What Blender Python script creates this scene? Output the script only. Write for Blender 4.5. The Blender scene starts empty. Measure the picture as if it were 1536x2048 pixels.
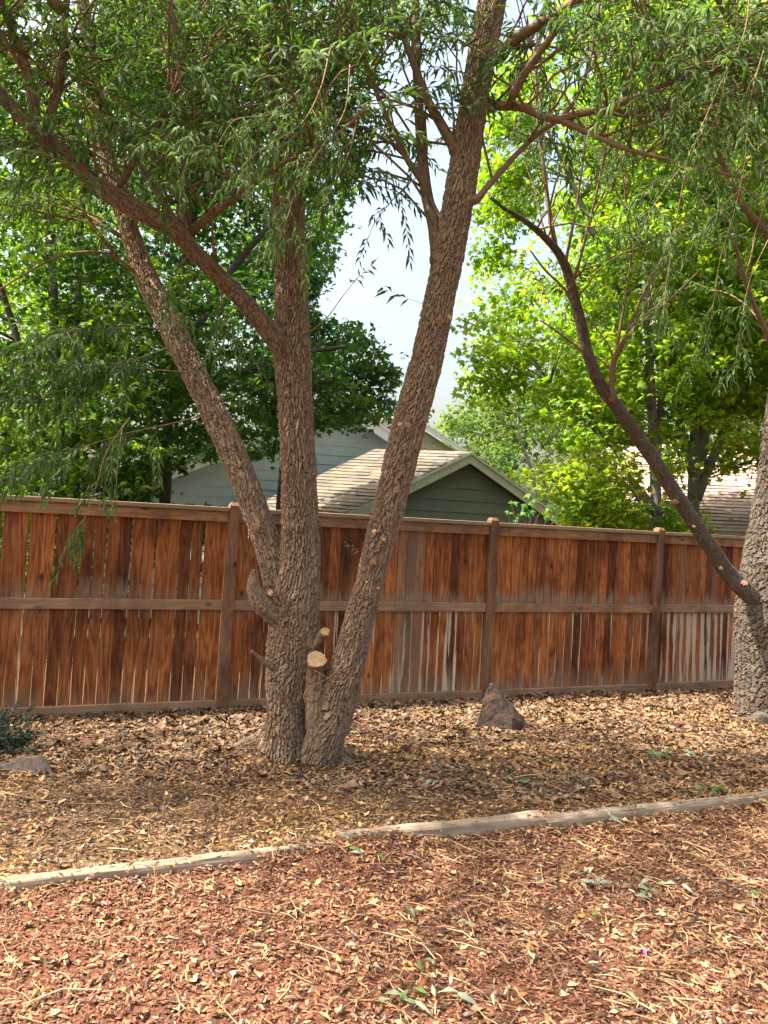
import bpy, math, random
import numpy as np
from mathutils import Matrix, Vector

random.seed(7)
RS = np.random.RandomState(11)
scene = bpy.context.scene
COL = scene.collection
rad = math.radians

# ------------------------------------------------------------------ camera
FPX = 1540.0
CAM = np.array([0.0, 0.0, 1.6])
pt, rl = rad(2.05), rad(2.5)
F_ = np.array([0, math.cos(pt), math.sin(pt)])
R0 = np.array([1.0, 0, 0])
U0 = np.array([0, -math.sin(pt), math.cos(pt)])
R_ = math.cos(rl) * R0 + math.sin(rl) * U0
U_ = -math.sin(rl) * R0 + math.cos(rl) * U0
cd = bpy.data.cameras.new("camera")
cam = bpy.data.objects.new("camera", cd)
COL.objects.link(cam)
M = Matrix.Identity(4)
for i in range(3):
    M[i][0], M[i][1], M[i][2], M[i][3] = R_[i], U_[i], -F_[i], CAM[i]
cam.matrix_world = M
cd.sensor_fit = 'VERTICAL'
cd.sensor_height = 24.0
cd.sensor_width = 18.0
cd.lens = 24.0 * FPX / 2048.0
cd.clip_start = 0.05
cd.clip_end = 2000
scene.camera = cam

# ------------------------------------------------------------------ light
SUN_AZ, SUN_EL = -98.0, 57.0          # azimuth clockwise from +Y
world = bpy.data.worlds.new("World")
scene.world = world
world.use_nodes = True
wn = world.node_tree.nodes
sky = wn.new('ShaderNodeTexSky')
sky.sky_type = 'NISHITA'
sky.sun_disc = False
sky.sun_elevation = rad(SUN_EL)
sky.sun_rotation = rad(SUN_AZ)
sky.air_density = 1.6
sky.dust_density = 9.0
sky.ozone_density = 0.2
world.node_tree.links.new(sky.outputs[0], wn['Background'].inputs[0])
wn['Background'].inputs[1].default_value = 0.15
sd = bpy.data.lights.new("sun", 'SUN')
sd.energy = 5.0
sd.angle = rad(0.6)
sd.color = (1.0, 0.93, 0.82)
sun = bpy.data.objects.new("sun", sd)
COL.objects.link(sun)
sv = Vector((math.sin(rad(SUN_AZ)) * math.cos(rad(SUN_EL)), math.cos(rad(SUN_AZ)) * math.cos(rad(SUN_EL)), math.sin(rad(SUN_EL))))
sun.rotation_euler = sv.to_track_quat('Z', 'Y').to_euler()
sun.location = (-20, -4, 25)
vs = scene.view_settings
vs.view_transform = 'Standard'
vs.look = 'None'
vs.gamma = 1.0
vs.use_curve_mapping = False
vs.exposure = 1.55
scene.cycles.max_bounces = 8
scene.cycles.transparent_max_bounces = 8

# ------------------------------------------------------------------ projection helpers (pixel of the 1536x2048 photograph -> point)
def P(x, y, d):
    return CAM + d * (F_ + (x - 768.0) / FPX * R_ - (y - 1024.0) / FPX * U_)

def G(x, y, z=0.0):
    v = F_ + (x - 768.0) / FPX * R_ - (y - 1024.0) / FPX * U_
    return CAM + v * (z - CAM[2]) / v[2]

def proj(q):
    d = np.asarray(q) - CAM
    k = np.maximum(d @ F_, 1e-3)
    return 768 + FPX * (d @ R_) / k, 1024 - FPX * (d @ U_) / k, k

def inpoly(x, y, poly):
    x = np.asarray(x, float); y = np.asarray(y, float)
    r = np.zeros(x.shape, bool)
    n = len(poly)
    for i in range(n):
        x1, y1 = poly[i]; x2, y2 = poly[(i + 1) % n]
        if y1 == y2: continue
        c = ((y1 > y) != (y2 > y)) & (x < (x2 - x1) * (y - y1) / (y2 - y1) + x1)
        r ^= c
    return r

# ------------------------------------------------------------------ noise
def h2(i, j, s=0):
    i = np.asarray(i).astype(np.int64); j = np.asarray(j).astype(np.int64)
    h = (i * 374761393 + j * 668265263 + s * 974634541) & 0xFFFFFFFF
    h = ((h ^ (h >> 13)) * 1274126177) & 0xFFFFFFFF
    h = (h ^ (h >> 16)) & 0xFFFFFFFF
    return h / 4294967295.0

def vnoise(x, y, s=0):
    xi = np.floor(x); yi = np.floor(y)
    fx = x - xi; fy = y - yi
    fx = fx * fx * (3 - 2 * fx); fy = fy * fy * (3 - 2 * fy)
    a = h2(xi, yi, s); b = h2(xi + 1, yi, s); c = h2(xi, yi + 1, s); d = h2(xi + 1, yi + 1, s)
    return (a + (b - a) * fx) * (1 - fy) + (c + (d - c) * fx) * fy

def fbm(x, y, s=0, o=3):
    r = 0; a = .5
    for k in range(o):
        r = r + a * vnoise(x * 2 ** k, y * 2 ** k, s + k * 17); a *= .5
    return r

def unit(v):
    return v / np.maximum(np.linalg.norm(v, axis=-1, keepdims=True), 1e-9)

# ------------------------------------------------------------------ objects
def link(o, parent=None):
    COL.objects.link(o)
    if parent is not None: o.parent = parent
    return o

def tag(o, label=None, cat=None, group=None, kind=None):
    if label: o['label'] = label
    if cat: o['category'] = cat
    if group: o['group'] = group
    if kind: o['kind'] = kind
    return o

def thing(name, label, cat, loc=(0, 0, 0), rotz=0.0, group=None):
    o = bpy.data.objects.new(name, None)
    o.empty_display_size = .2
    o.location = [float(v) for v in loc]; o.rotation_euler = (0, 0, rotz)
    link(o); tag(o, label, cat, group)
    return o

def mesh(name, V, T, mat=None, smooth=False, col=None, attrs=None):
    V = np.asarray(V, np.float32); T = np.asarray(T, np.int32)
    me = bpy.data.meshes.new(name)
    me.vertices.add(len(V)); me.vertices.foreach_set('co', V.ravel())
    k = T.shape[1]
    me.loops.add(T.size); me.loops.foreach_set('vertex_index', T.ravel())
    me.polygons.add(len(T))
    me.polygons.foreach_set('loop_start', np.arange(0, T.size, k, dtype=np.int32))
    me.polygons.foreach_set('use_smooth', np.full(len(T), bool(smooth)))
    me.update(calc_edges=True)
    if col is not None:
        a = me.attributes.new('col', 'FLOAT_COLOR', 'POINT')
        c = np.ones((len(V), 4), np.float32); c[:, :3] = col
        a.data.foreach_set('color', c.ravel())
    for nm, v in (attrs or {}).items():
        a = me.attributes.new(nm, 'FLOAT', 'POINT')
        a.data.foreach_set('value', np.asarray(v, np.float32))
    if mat: me.materials.append(mat)
    return me

def obj(name, V, T, mat, parent=None, smooth=False, col=None, attrs=None, origin=None):
    V = np.asarray(V, float)
    if parent is not None and parent.get('_org') is not None:
        pass
    if origin is not None: V = V - np.asarray(origin)
    o = bpy.data.objects.new(name, mesh(name, V, T, mat, smooth, col, attrs))
    if origin is not None: o.location = [float(v) for v in origin]
    return link(o, parent)

class MB:
    """collects numpy pieces of one mesh"""
    def __init__(s): s.v, s.t, s.c, s.n = [], [], [], 0
    def add(s, V, T, c=None):
        V = np.asarray(V, float); T = np.asarray(T, int)
        s.v.append(V); s.t.append(T + s.n); s.n += len(V)
        if c is not None:
            s.c.append(np.broadcast_to(np.asarray(c, float), (len(V), 3)))
    def build(s, name, mat, parent=None, smooth=False, origin=None):
        return obj(name, np.concatenate(s.v), np.concatenate(s.t), mat, parent, smooth,
                   np.concatenate(s.c) if s.c else None, None, origin)

def box(x0, x1, y0, y1, z0, z1, bev=0.0):
    """box with chamfered long edges as triangles"""
    if bev <= 0:
        V = np.array([[x, y, z] for z in (z0, z1) for y in (y0, y1) for x in (x0, x1)], float)
        Q = [(0, 2, 3, 1), (4, 5, 7, 6), (0, 1, 5, 4), (2, 6, 7, 3), (0, 4, 6, 2), (1, 3, 7, 5)]
    else:
        b = bev; V = []; Q = []
        ax = np.argmax([x1 - x0, y1 - y0, z1 - z0])
        lo = np.array([x0, y0, z0], float); hi = np.array([x1, y1, z1], float)
        a, c = [(1, 2), (2, 0), (0, 1)][ax]
        prof = [(lo[a] + b, lo[c]), (hi[a] - b, lo[c]), (hi[a], lo[c] + b), (hi[a], hi[c] - b), (hi[a] - b, hi[c]), (lo[a] + b, hi[c]), (lo[a], hi[c] - b), (lo[a], lo[c] + b)]
        for e in (lo[ax], hi[ax]):
            for p, q in prof:
                w = np.zeros(3); w[ax] = e; w[a] = p; w[c] = q; V.append(w)
        V = np.array(V)
        for i in range(8): Q.append((i, (i + 1) % 8, 8 + (i + 1) % 8, 8 + i))
        for i in range(1, 7): Q.append((0, i + 1, i, i)); Q.append((8, 8 + i, 8 + i + 1, 8 + i + 1))
    T = []
    for q in Q:
        T.append((q[0], q[1], q[2]))
        if q[2] != q[3]: T.append((q[0], q[2], q[3]))
    return V, np.array(T)

def spline(pts, rads, step):
    pts = np.asarray(pts, float); rads = np.asarray(rads, float)
    n = len(pts)
    if n == 2:
        L = np.linalg.norm(pts[1] - pts[0]); k = max(2, int(L / step) + 1)
        t = np.linspace(0, 1, k)[:, None]
        return pts[0] * (1 - t) + pts[1] * t, rads[0] * (1 - t[:, 0]) + rads[1] * t[:, 0]
    p = np.vstack([2 * pts[0] - pts[1], pts, 2 * pts[-1] - pts[-2]])
    r = np.concatenate([[rads[0]], rads, [rads[-1]]])
    out, ro = [], []
    for i in range(n - 1):
        p0, p1, p2, p3 = p[i:i + 4]
        L = np.linalg.norm(p2 - p1); k = max(1, int(round(L / step)))
        t = (np.arange(k) / k)[:, None]
        out.append(.5 * (2 * p1 + (p2 - p0) * t + (2 * p0 - 5 * p1 + 4 * p2 - p3) * t ** 2 + (3 * p1 - p0 - 3 * p2 + p3) * t ** 3))
        ro.append(r[i + 1] + (r[i + 2] - r[i + 1]) * t[:, 0])
    out.append(pts[-1:]); ro.append(rads[-1:])
    return np.concatenate(out), np.concatenate(ro)

def frames(Q):
    t = unit(np.gradient(Q, axis=0))
    N = np.zeros_like(Q)
    a = np.array([0.1, -1.0, 0.05]); a = a - t[0] * (a @ t[0]); N[0] = a / np.linalg.norm(a)
    for i in range(1, len(Q)):
        a = N[i - 1] - t[i] * (N[i - 1] @ t[i]); N[i] = a / np.linalg.norm(a)
    return t, N, np.cross(t, N)

def ringmesh(nr, ns, cap=True):
    i = np.arange(nr - 1)[:, None] * ns; j = np.arange(ns)[None, :]; j2 = (j + 1) % ns
    a = (i + j).ravel(); b = (i + j2).ravel(); c = (i + ns + j2).ravel(); d = (i + ns + j).ravel()
    T = np.concatenate([np.stack([a, b, c], 1), np.stack([a, c, d], 1)])
    if cap:
        e = (nr - 1) * ns; k = np.arange(1, ns - 1)
        T = np.concatenate([T, np.stack([np.full_like(k, 0), k + 1, k], 1), np.stack([np.full_like(k, e), e + k, e + k + 1], 1)])
    return T

def tube(pts, rads, ns=6, step=None):
    if step is None: Q = np.asarray(pts, float); Rr = np.asarray(rads, float)
    else: Q, Rr = spline(pts, rads, step)
    t, N, B = frames(Q)
    th = np.arange(ns) * 2 * math.pi / ns
    V = Q[:, None, :] + Rr[:, None, None] * (np.cos(th)[None, :, None] * N[:, None, :] + np.sin(th)[None, :, None] * B[:, None, :])
    return V.reshape(-1, 3), ringmesh(len(Q), ns)

def bark(pts, rads, du=.0065, dv=.008, depth=.009, cu=.0175, cv=.085, seed=1, lump=.05, flare=None):
    Q, Rr = spline(pts, rads, dv)
    t, N, B = frames(Q)
    s = np.concatenate([[0], np.cumsum(np.linalg.norm(np.diff(Q, axis=0), axis=1))])
    Rm = float(np.mean(Rr))
    ns = max(12, int(2 * math.pi * float(np.max(Rr)) / du)); nc = max(5, int(round(2 * math.pi * Rm / cu)))
    th = np.arange(ns) * 2 * math.pi / ns
    S, TH = np.meshgrid(s, th, indexing='ij')
    cx, cy = np.cos(TH), np.sin(TH)
    wl = vnoise(S * 7 + cx * 2.2, cy * 2.2 + 7 + S, seed) - .5
    wm = vnoise(S * 24 + cx * 6, cy * 6 + S * 6, seed + 8) - .5
    wh = vnoise(S * 70 + cx * 14, cy * 14 + S * 20, seed + 12) - .5
    u = TH / (2 * math.pi) * nc + wl * 1.5 + wm * .62 + wh * .42
    ri = np.floor(u); fu = u - ri; rm = np.mod(ri, nc)
    v = S / cv + h2(rm, rm * 0, seed) * 7 + 1.1 * (vnoise(S * 12 + cx * 4, cy * 4 + 3, seed + 15) - .5) + .6 * wm + .5 * wh + .35 * (fu - .5) * (h2(rm, rm * 0 + 2, seed) - .5) * 4
    vi = np.floor(v); fv = v - vi
    idh = h2(rm, vi, seed + 9)
    fw = .12 + .20 * vnoise(S * 20 + cx * 3, cy * 3, seed + 19)
    eu = np.clip((.5 - np.abs(fu - .5)) / fw, 0, 1)
    ev = np.clip(np.minimum(fv / .10, (1 - fv) / .22), 0, 1)
    skip = h2(rm, vi, seed + 33) < .42
    ev = np.where(skip, np.maximum(ev, .65), ev)
    e = np.minimum(eu, ev); e = e ** .7
    fine = vnoise(u * 6, v * 9, seed + 21)
    fine2 = vnoise(u * 3, v * 14, seed + 61)
    dmul = np.clip(Rr / .09, .35, 1.25)[:, None]
    lift = (1 - fv)
    big = fbm(S * 2.3 + cx * 1.1 + seed, cy * 1.1 + S * .7, seed + 31) - .45
    disp = 1.08 * depth * dmul * (e * (.45 + .7 * idh + .5 * lift) - .85 + .30 * (fine - .5) + .40 * (fine2 - .5)) + Rr[:, None] * lump * 2 * big
    if flare is not None:
        disp = disp + flare(S, TH, Rr[:, None])
    rr = Rr[:, None] + disp
    V = Q[:, None, :] + rr[..., None] * (cx[..., None] * N[:, None, :] + cy[..., None] * B[:, None, :])
    return V.reshape(-1, 3), ringmesh(len(Q), ns), {'plate': e.ravel(), 'pid': idh.ravel()}

# ------------------------------------------------------------------ materials
def mat(name):
    m = bpy.data.materials.new(name); m.use_nodes = True
    return m, m.node_tree.nodes, m.node_tree.links, m.node_tree.nodes['Principled BSDF']

def nd(nodes, t, **kw):
    n = nodes.new(t)
    for k, v in kw.items(): setattr(n, k, v)
    return n

def ramp(nodes, stops):
    r = nodes.new('ShaderNodeValToRGB')
    e = r.color_ramp.elements
    while len(e) < len(stops): e.new(.5)
    for i, (p, c) in enumerate(stops):
        e[i].position = p; e[i].color = (*c, 1) if len(c) == 3 else c
    return r

def mixc(nodes, links, fac, a, b, mode='MIX'):
    m = nodes.new('ShaderNodeMix'); m.data_type = 'RGBA'; m.blend_type = mode
    for s, v in ((m.inputs[0], fac), (m.inputs[6], a), (m.inputs[7], b)):
        if isinstance(v, (int, float)): s.default_value = v
        elif isinstance(v, tuple): s.default_value = (*v, 1)
        else: links.new(v, s)
    return m.outputs[2]

def math_(nodes, links, op, a, b=None, clamp=False):
    m = nodes.new('ShaderNodeMath'); m.operation = op; m.use_clamp = clamp
    for s, v in ((m.inputs[0], a), (m.inputs[1], b)):
        if v is None: continue
        if isinstance(v, (int, float)): s.default_value = v
        else: links.new(v, s)
    return m.outputs[0]

def noise(nodes, links, vec, scale, detail=4, rough=.55, dist=0):
    n = nodes.new('ShaderNodeTexNoise'); n.inputs['Scale'].default_value = scale
    n.inputs['Detail'].default_value = detail; n.inputs['Roughness'].default_value = rough; n.inputs['Distortion'].default_value = dist
    links.new(vec, n.inputs['Vector'])
    return n.outputs['Fac']

def mapping(nodes, links, vec, scale=(1, 1, 1), loc=None):
    m = nodes.new('ShaderNodeMapping'); m.inputs['Scale'].default_value = scale
    links.new(vec, m.inputs['Vector'])
    if loc is not None: links.new(loc, m.inputs['Location'])
    return m.outputs[0]

def bump(nodes, links, h, bs, dist=.004, strength=.6):
    b = nodes.new('ShaderNodeBump'); b.inputs['Distance'].default_value = dist; b.inputs['Strength'].default_value = strength
    links.new(h, b.inputs['Height']); links.new(b.outputs[0], bs.inputs['Normal'])

def bark_material(name, plate_a, plate_b, fissure, patch, patch_amt):
    m, n, l, bs = mat(name)
    tc = nd(n, 'ShaderNodeTexCoord').outputs['Object']
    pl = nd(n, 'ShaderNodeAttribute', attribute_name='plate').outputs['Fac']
    pid = nd(n, 'ShaderNodeAttribute', attribute_name='pid').outputs['Fac']
    n1 = noise(n, l, tc, 3.0, 4)
    n2 = noise(n, l, tc, 55, 4, .65)
    t = math_(n, l, 'ADD', math_(n, l, 'MULTIPLY', pid, .5), math_(n, l, 'MULTIPLY', n2, .6))
    c = mixc(n, l, math_(n, l, 'SUBTRACT', t, .05, True), plate_a, plate_b)
    c = mixc(n, l, math_(n, l, 'MULTIPLY', math_(n, l, 'SUBTRACT', n1, .5, True), patch_amt, True), c, patch)
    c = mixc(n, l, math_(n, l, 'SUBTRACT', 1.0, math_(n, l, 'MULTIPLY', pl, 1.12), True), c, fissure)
    l.new(c, bs.inputs['Base Color']); bs.inputs['Roughness'].default_value = .92
    bs.inputs['Specular IOR Level'].default_value = .2
    bump(n, l, n2, bs, .004, .7)
    return m

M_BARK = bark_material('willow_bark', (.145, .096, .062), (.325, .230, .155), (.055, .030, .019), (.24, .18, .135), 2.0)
M_BARK_SHADED = bark_material('shaded_grey_willow_bark', (.065, .05, .038), (.145, .115, .088), (.05, .032, .023), (.18, .165, .145), 3.0)  # grey bark, its colours darkened to stand in for shade on the right tree
M_LIMB = bark_material('limb_bark', (.12, .078, .05), (.255, .17, .112), (.05, .026, .016), (.17, .12, .08), 2.0)

def simple(name, c1, c2, sc=8, rough=.85, stretch=(1, 1, 1), bd=.003, attr=False, bs_str=.5):
    m, n, l, bs = mat(name)
    tc = nd(n, 'ShaderNodeTexCoord').outputs['Object']
    v = mapping(n, l, tc, stretch)
    f = noise(n, l, v, sc, 5, .6)
    r = ramp(n, [(.3, c1), (.7, c2)]); l.new(f, r.inputs[0])
    c = r.outputs[0]
    if attr:
        a = nd(n, 'ShaderNodeAttribute', attribute_name='col').outputs['Color']
        c = mixc(n, l, 1.0, a, c, 'MULTIPLY')
    l.new(c, bs.inputs['Base Color']); bs.inputs['Roughness'].default_value = rough
    bs.inputs['Specular IOR Level'].default_value = .3
    bump(n, l, f, bs, bd, bs_str)
    return m

M_TWIG = simple('twig_bark', (.13, .075, .04), (.24, .15, .085), 20)
M_TWIGY = simple('young_twig', (.17, .12, .05), (.26, .185, .08), 20)
M_MTRUNK = simple('maple_bark', (.12, .115, .10), (.26, .255, .225), 9, .9, (1, 1, .25), .006)
M_DTRUNK = simple('dark_maple_bark', (.06, .05, .04), (.13, .11, .09), 9, .9, (1, 1, .25), .006)

def leaf_material(name, trans=.4, tmul=(1.5, 1.6, .6), rough=.5, spec=.3):
    m, n, l, bs = mat(name)
    a = nd(n, 'ShaderNodeAttribute', attribute_name='col').outputs['Color']
    l.new(a, bs.inputs['Base Color']); bs.inputs['Roughness'].default_value = rough
    bs.inputs['Specular IOR Level'].default_value = spec
    tr = nd(n, 'ShaderNodeBsdfTranslucent')
    l.new(mixc(n, l, 1.0, a, tmul, 'MULTIPLY'), tr.inputs['Color'])
    mx = nd(n, 'ShaderNodeMixShader'); mx.inputs[0].default_value = trans
    l.new(bs.outputs[0], mx.inputs[1]); l.new(tr.outputs[0], mx.inputs[2])
    l.new(mx.outputs[0], n['Material Output'].inputs['Surface'])
    return m

M_LEAF = leaf_material('maple_leaf', .5, (1.65, 1.7, .55))
M_WLEAF = leaf_material('willow_leaf', .42, (1.5, 1.6, .5), .55, .16)

def litter_material():
    m, n, l, bs = mat('litter')
    a = nd(n, 'ShaderNodeAttribute', attribute_name='col').outputs['Color']
    tc = nd(n, 'ShaderNodeTexCoord').outputs['Object']
    f = noise(n, l, tc, 160, 3, .6)
    r = ramp(n, [(.3, (.7, .7, .7)), (.7, (1.2, 1.2, 1.2))]); l.new(f, r.inputs[0])
    l.new(mixc(n, l, 1.0, a, r.outputs[0], 'MULTIPLY'), bs.inputs['Base Color'])
    bs.inputs['Roughness'].default_value = .85; bs.inputs['Specular IOR Level'].default_value = .25
    return m
M_LIT = litter_material()

def fence_material(name, kind):
    """stained cedar; grain runs along local z (pickets, posts) or x (rails)"""
    m, n, l, bs = mat(name)
    tc = nd(n, 'ShaderNodeTexCoord').outputs['Object']
    rnd = nd(n, 'ShaderNodeObjectInfo').outputs['Random']
    comb = nd(n, 'ShaderNodeCombineXYZ')
    for k, q in enumerate((37.0, 91.0, 53.0)): l.new(math_(n, l, 'MULTIPLY', rnd, q), comb.inputs[k])
    off = comb.outputs[0]
    grain_sc = (1, 1, .045) if kind != 'rail' else (.045, 1, 1)
    v = mapping(n, l, tc, grain_sc, off)
    g = noise(n, l, v, 85, 6, .65, .3)
    # flame figure: bands of a distorted low noise
    v2 = mapping(n, l, tc, (1, 1, .10) if kind != 'rail' else (.10, 1, 1), off)
    q = noise(n, l, v2, 9, 2, .5, .3)
    band = math_(n, l, 'FRACT', math_(n, l, 'MULTIPLY', q, 9.0))
    band = math_(n, l, 'ABSOLUTE', math_(n, l, 'SUBTRACT', band, .5))
    band = math_(n, l, 'MULTIPLY', band, 2.0)
    if kind == 'picket':
        A, Bc, Cc = (.105, .027, .008), (.275, .086, .021), (.43, .18, .06)
    elif kind == 'rail':
        A, Bc, Cc = (.20, .095, .045), (.34, .18, .09), (.43, .26, .14)
    else:
        A, Bc, Cc = (.15, .072, .038), (.23, .12, .068), (.29, .165, .10)
    mixv = math_(n, l, 'ADD', math_(n, l, 'MULTIPLY', g, .72), math_(n, l, 'MULTIPLY', band, .28))
    r = ramp(n, [(.25, A), (.5, Bc), (.75, Cc)]); l.new(mixv, r.inputs[0])
    tone = nd(n, 'ShaderNodeAttribute', attribute_type='OBJECT', attribute_name='tone').outputs['Fac']
    tm = mixc(n, l, tone, (.42, .36, .33), (1.25, 1.25, 1.25))
    c = mixc(n, l, 1.0, r.outputs[0], tm, 'MULTIPLY')
    # dark stain runs
    v3 = mapping(n, l, tc, (1, 1, .16) if kind != 'rail' else (.16, 1, 1), off)
    st = noise(n, l, v3, 16, 3, .6, .2)
    c = mixc(n, l, math_(n, l, 'MULTIPLY', math_(n, l, 'SUBTRACT', st, .56, True), 2.8, True), c, (.075, .018, .006) if kind == 'picket' else (.12, .055, .03))
    tf = nd(n, 'ShaderNodeTexCoord'); tf.object = fence
    big = noise(n, l, mapping(n, l, tf.outputs['Object'], (1, 1, .55)), 2.6, 4, .6, .3)
    br = ramp(n, [(.36, (.48, .40, .36)), (.52, (1.0, 1.0, 1.0)), (.68, (1.28, 1.32, 1.3))]); l.new(big, br.inputs[0])
    c = mixc(n, l, .85, c, br.outputs[0], 'MULTIPLY')
    # knots
    vk = mapping(n, l, tc, (1, .2, .55) if kind != 'rail' else (.55, .2, 1), off)
    vo = nd(n, 'ShaderNodeTexVoronoi'); vo.inputs['Scale'].default_value = 5.0; l.new(vk, vo.inputs['Vector'])
    c = mixc(n, l, math_(n, l, 'MULTIPLY', math_(n, l, 'SUBTRACT', .12, vo.outputs['Distance'], True), 14.0, True), c, (.05, .022, .012))
    # weathering
    gray = nd(n, 'ShaderNodeAttribute', attribute_type='OBJECT', attribute_name='gray').outputs['Fac']
    sep = nd(n, 'ShaderNodeSeparateXYZ'); l.new(tc, sep.inputs[0]); z = sep.outputs[2]
    gcol = mixc(n, l, g, (.15, .105, .072), (.36, .27, .185))
    if kind == 'picket':
        zz = math_(n, l, 'ADD', z, math_(n, l, 'MULTIPLY', math_(n, l, 'SUBTRACT', st, .5), .45))
        zz = math_(n, l, 'ADD', zz, math_(n, l, 'MULTIPLY', math_(n, l, 'SUBTRACT', big, .5), .35))
        up = math_(n, l, 'SUBTRACT', 1.0, math_(n, l, 'MULTIPLY', math_(n, l, 'ABSOLUTE', math_(n, l, 'SUBTRACT', zz, .99)), 7.0), True)
        lo = math_(n, l, 'SUBTRACT', 1.0, math_(n, l, 'MULTIPLY', math_(n, l, 'SUBTRACT', zz, .09, True), 4.5), True)
        msk = math_(n, l, 'MAXIMUM', up, lo)
        fade = nd(n, 'ShaderNodeAttribute', attribute_type='OBJECT', attribute_name='fade').outputs['Fac']
        msk = math_(n, l, 'MAXIMUM', math_(n, l, 'MULTIPLY', up, fade), math_(n, l, 'MULTIPLY', math_(n, l, 'MULTIPLY', lo, fade), .75))
        c = mixc(n, l, msk, c, gcol)
        peel = nd(n, 'ShaderNodeAttribute', attribute_type='OBJECT', attribute_name='peel').outputs['Fac']
        v4 = mapping(n, l, tc, (1, 1, .05), off)
        pn = noise(n, l, v4, 22, 4, .55, .1)
        pn = math_(n, l, 'ADD', pn, math_(n, l, 'MULTIPLY', math_(n, l, 'SUBTRACT', math_(n, l, 'ABSOLUTE', sep.outputs[0]), .018), 5.0))
        low = math_(n, l, 'MULTIPLY', math_(n, l, 'SUBTRACT', .92, z, True), 40.0, True)
        th = math_(n, l, 'ADD', math_(n, l, 'SUBTRACT', .80, math_(n, l, 'MULTIPLY', peel, .35)), math_(n, l, 'MULTIPLY', z, .05))
        pk = math_(n, l, 'MULTIPLY', math_(n, l, 'MULTIPLY', math_(n, l, 'SUBTRACT', pn, th, True), 22.0, True), low)
        c = mixc(n, l, pk, c, mixc(n, l, g, (.36, .28, .20), (.62, .52, .41)))
    c = mixc(n, l, gray, c, gcol)
    l.new(c, bs.inputs['Base Color']); bs.inputs['Roughness'].default_value = .72
    bs.inputs['Specular IOR Level'].default_value = .3
    bump(n, l, g, bs, .002, .6)
    return m

# ------------------------------------------------------------------ ground
TL0, TL1 = G(0, 1790), G(1530, 1606)
TD = unit((TL1 - TL0)[None, :2])[0]
def timber_side(x, y):
    """metres behind (+) / in front (-) of the timber edging"""
    return (y - TL0[1]) * TD[0] - (x - TL0[0]) * TD[1]
WB0 = G(592, 1520); WB1 = G(1545, 1440)
def hz(x, y):
    s = timber_side(x, y)
    bank = .06 * np.exp(-((x - WB0[0]) ** 2 + (y - WB0[1]) ** 2) / .10) + .05 * np.exp(-((x - WB1[0]) ** 2 + (y - WB1[1]) ** 2) / .2)
    bank = bank + .05 * np.exp(-(s / .16) ** 2) * np.clip((fbm(x * 2.2, y * 2.2, 25) - .47) * 4, -.3, .5)
    return bank + .05 * (fbm(x * .9, y * .9, 3) - .45) + .035 * (fbm(x * 5, y * 5, 5) - .45) + .022 * np.clip(s * 3, -1, 1) + .022 * np.exp(-(s / .13) ** 2) * (.5 + fbm(x * 3, y * 3, 15))

def ground_mat(name, plain):
    m, n, l, bs = mat(name)
    tc = nd(n, 'ShaderNodeTexCoord').outputs['Object']
    f = noise(n, l, tc, 45, 6, .7); f2 = noise(n, l, tc, 1.3, 4)
    r = ramp(n, [(.3, (.035, .02, .012)), (.5, (.10, .06, .033)), (.72, (.26, .16, .075))]); l.new(f, r.inputs[0])
    c = r.outputs[0]
    if not plain:
        a = nd(n, 'ShaderNodeAttribute', attribute_name='col').outputs['Color']
        rr = ramp(n, [(.3, (.05, .022, .014)), (.5, (.12, .05, .029)), (.72, (.22, .105, .06))]); l.new(f, rr.inputs[0])
        sp = nd(n, 'ShaderNodeSeparateColor'); l.new(a, sp.inputs[0])
        c = mixc(n, l, sp.outputs[0], c, rr.outputs[0])
    else:
        c = mixc(n, l, f2, c, (.05, .06, .025))
    l.new(c, bs.inputs['Base Color']); bs.inputs['Roughness'].default_value = .95
    bs.inputs['Specular IOR Level'].default_value = .1
    bump(n, l, f, bs, .012, .8)
    return m

gv = np.array([[-600, -300, -.12], [600, -300, -.12], [600, 900, -.12], [-600, 900, -.12]], float)
tag(obj('ground', gv, [(0, 1, 2), (0, 2, 3)], ground_mat('soil', True)), kind='structure')
gx, gy = np.meshgrid(np.arange(-6.5, 8.01, .04), np.arange(.6, 11.0, .04), indexing='ij')
gh = hz(gx, gy)
V = np.stack([gx, gy, gh], -1).reshape(-1, 3)
nx, ny = gx.shape
ii = (np.arange(nx - 1)[:, None] * ny + np.arange(ny - 1)[None, :]).ravel()
T = np.concatenate([np.stack([ii, ii + ny, ii + ny + 1], 1), np.stack([ii, ii + ny + 1, ii + 1], 1)])
redm = np.clip(.5 - timber_side(gx, gy) * 2.5 + 1.2 * (fbm(gx * 2, gy * 2, 9) - .5), 0, 1).reshape(-1)
tag(obj('mulch_ground', V, T, ground_mat('mulch', False), smooth=True, col=np.stack([redm] * 3, 1)), kind='structure')

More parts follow.
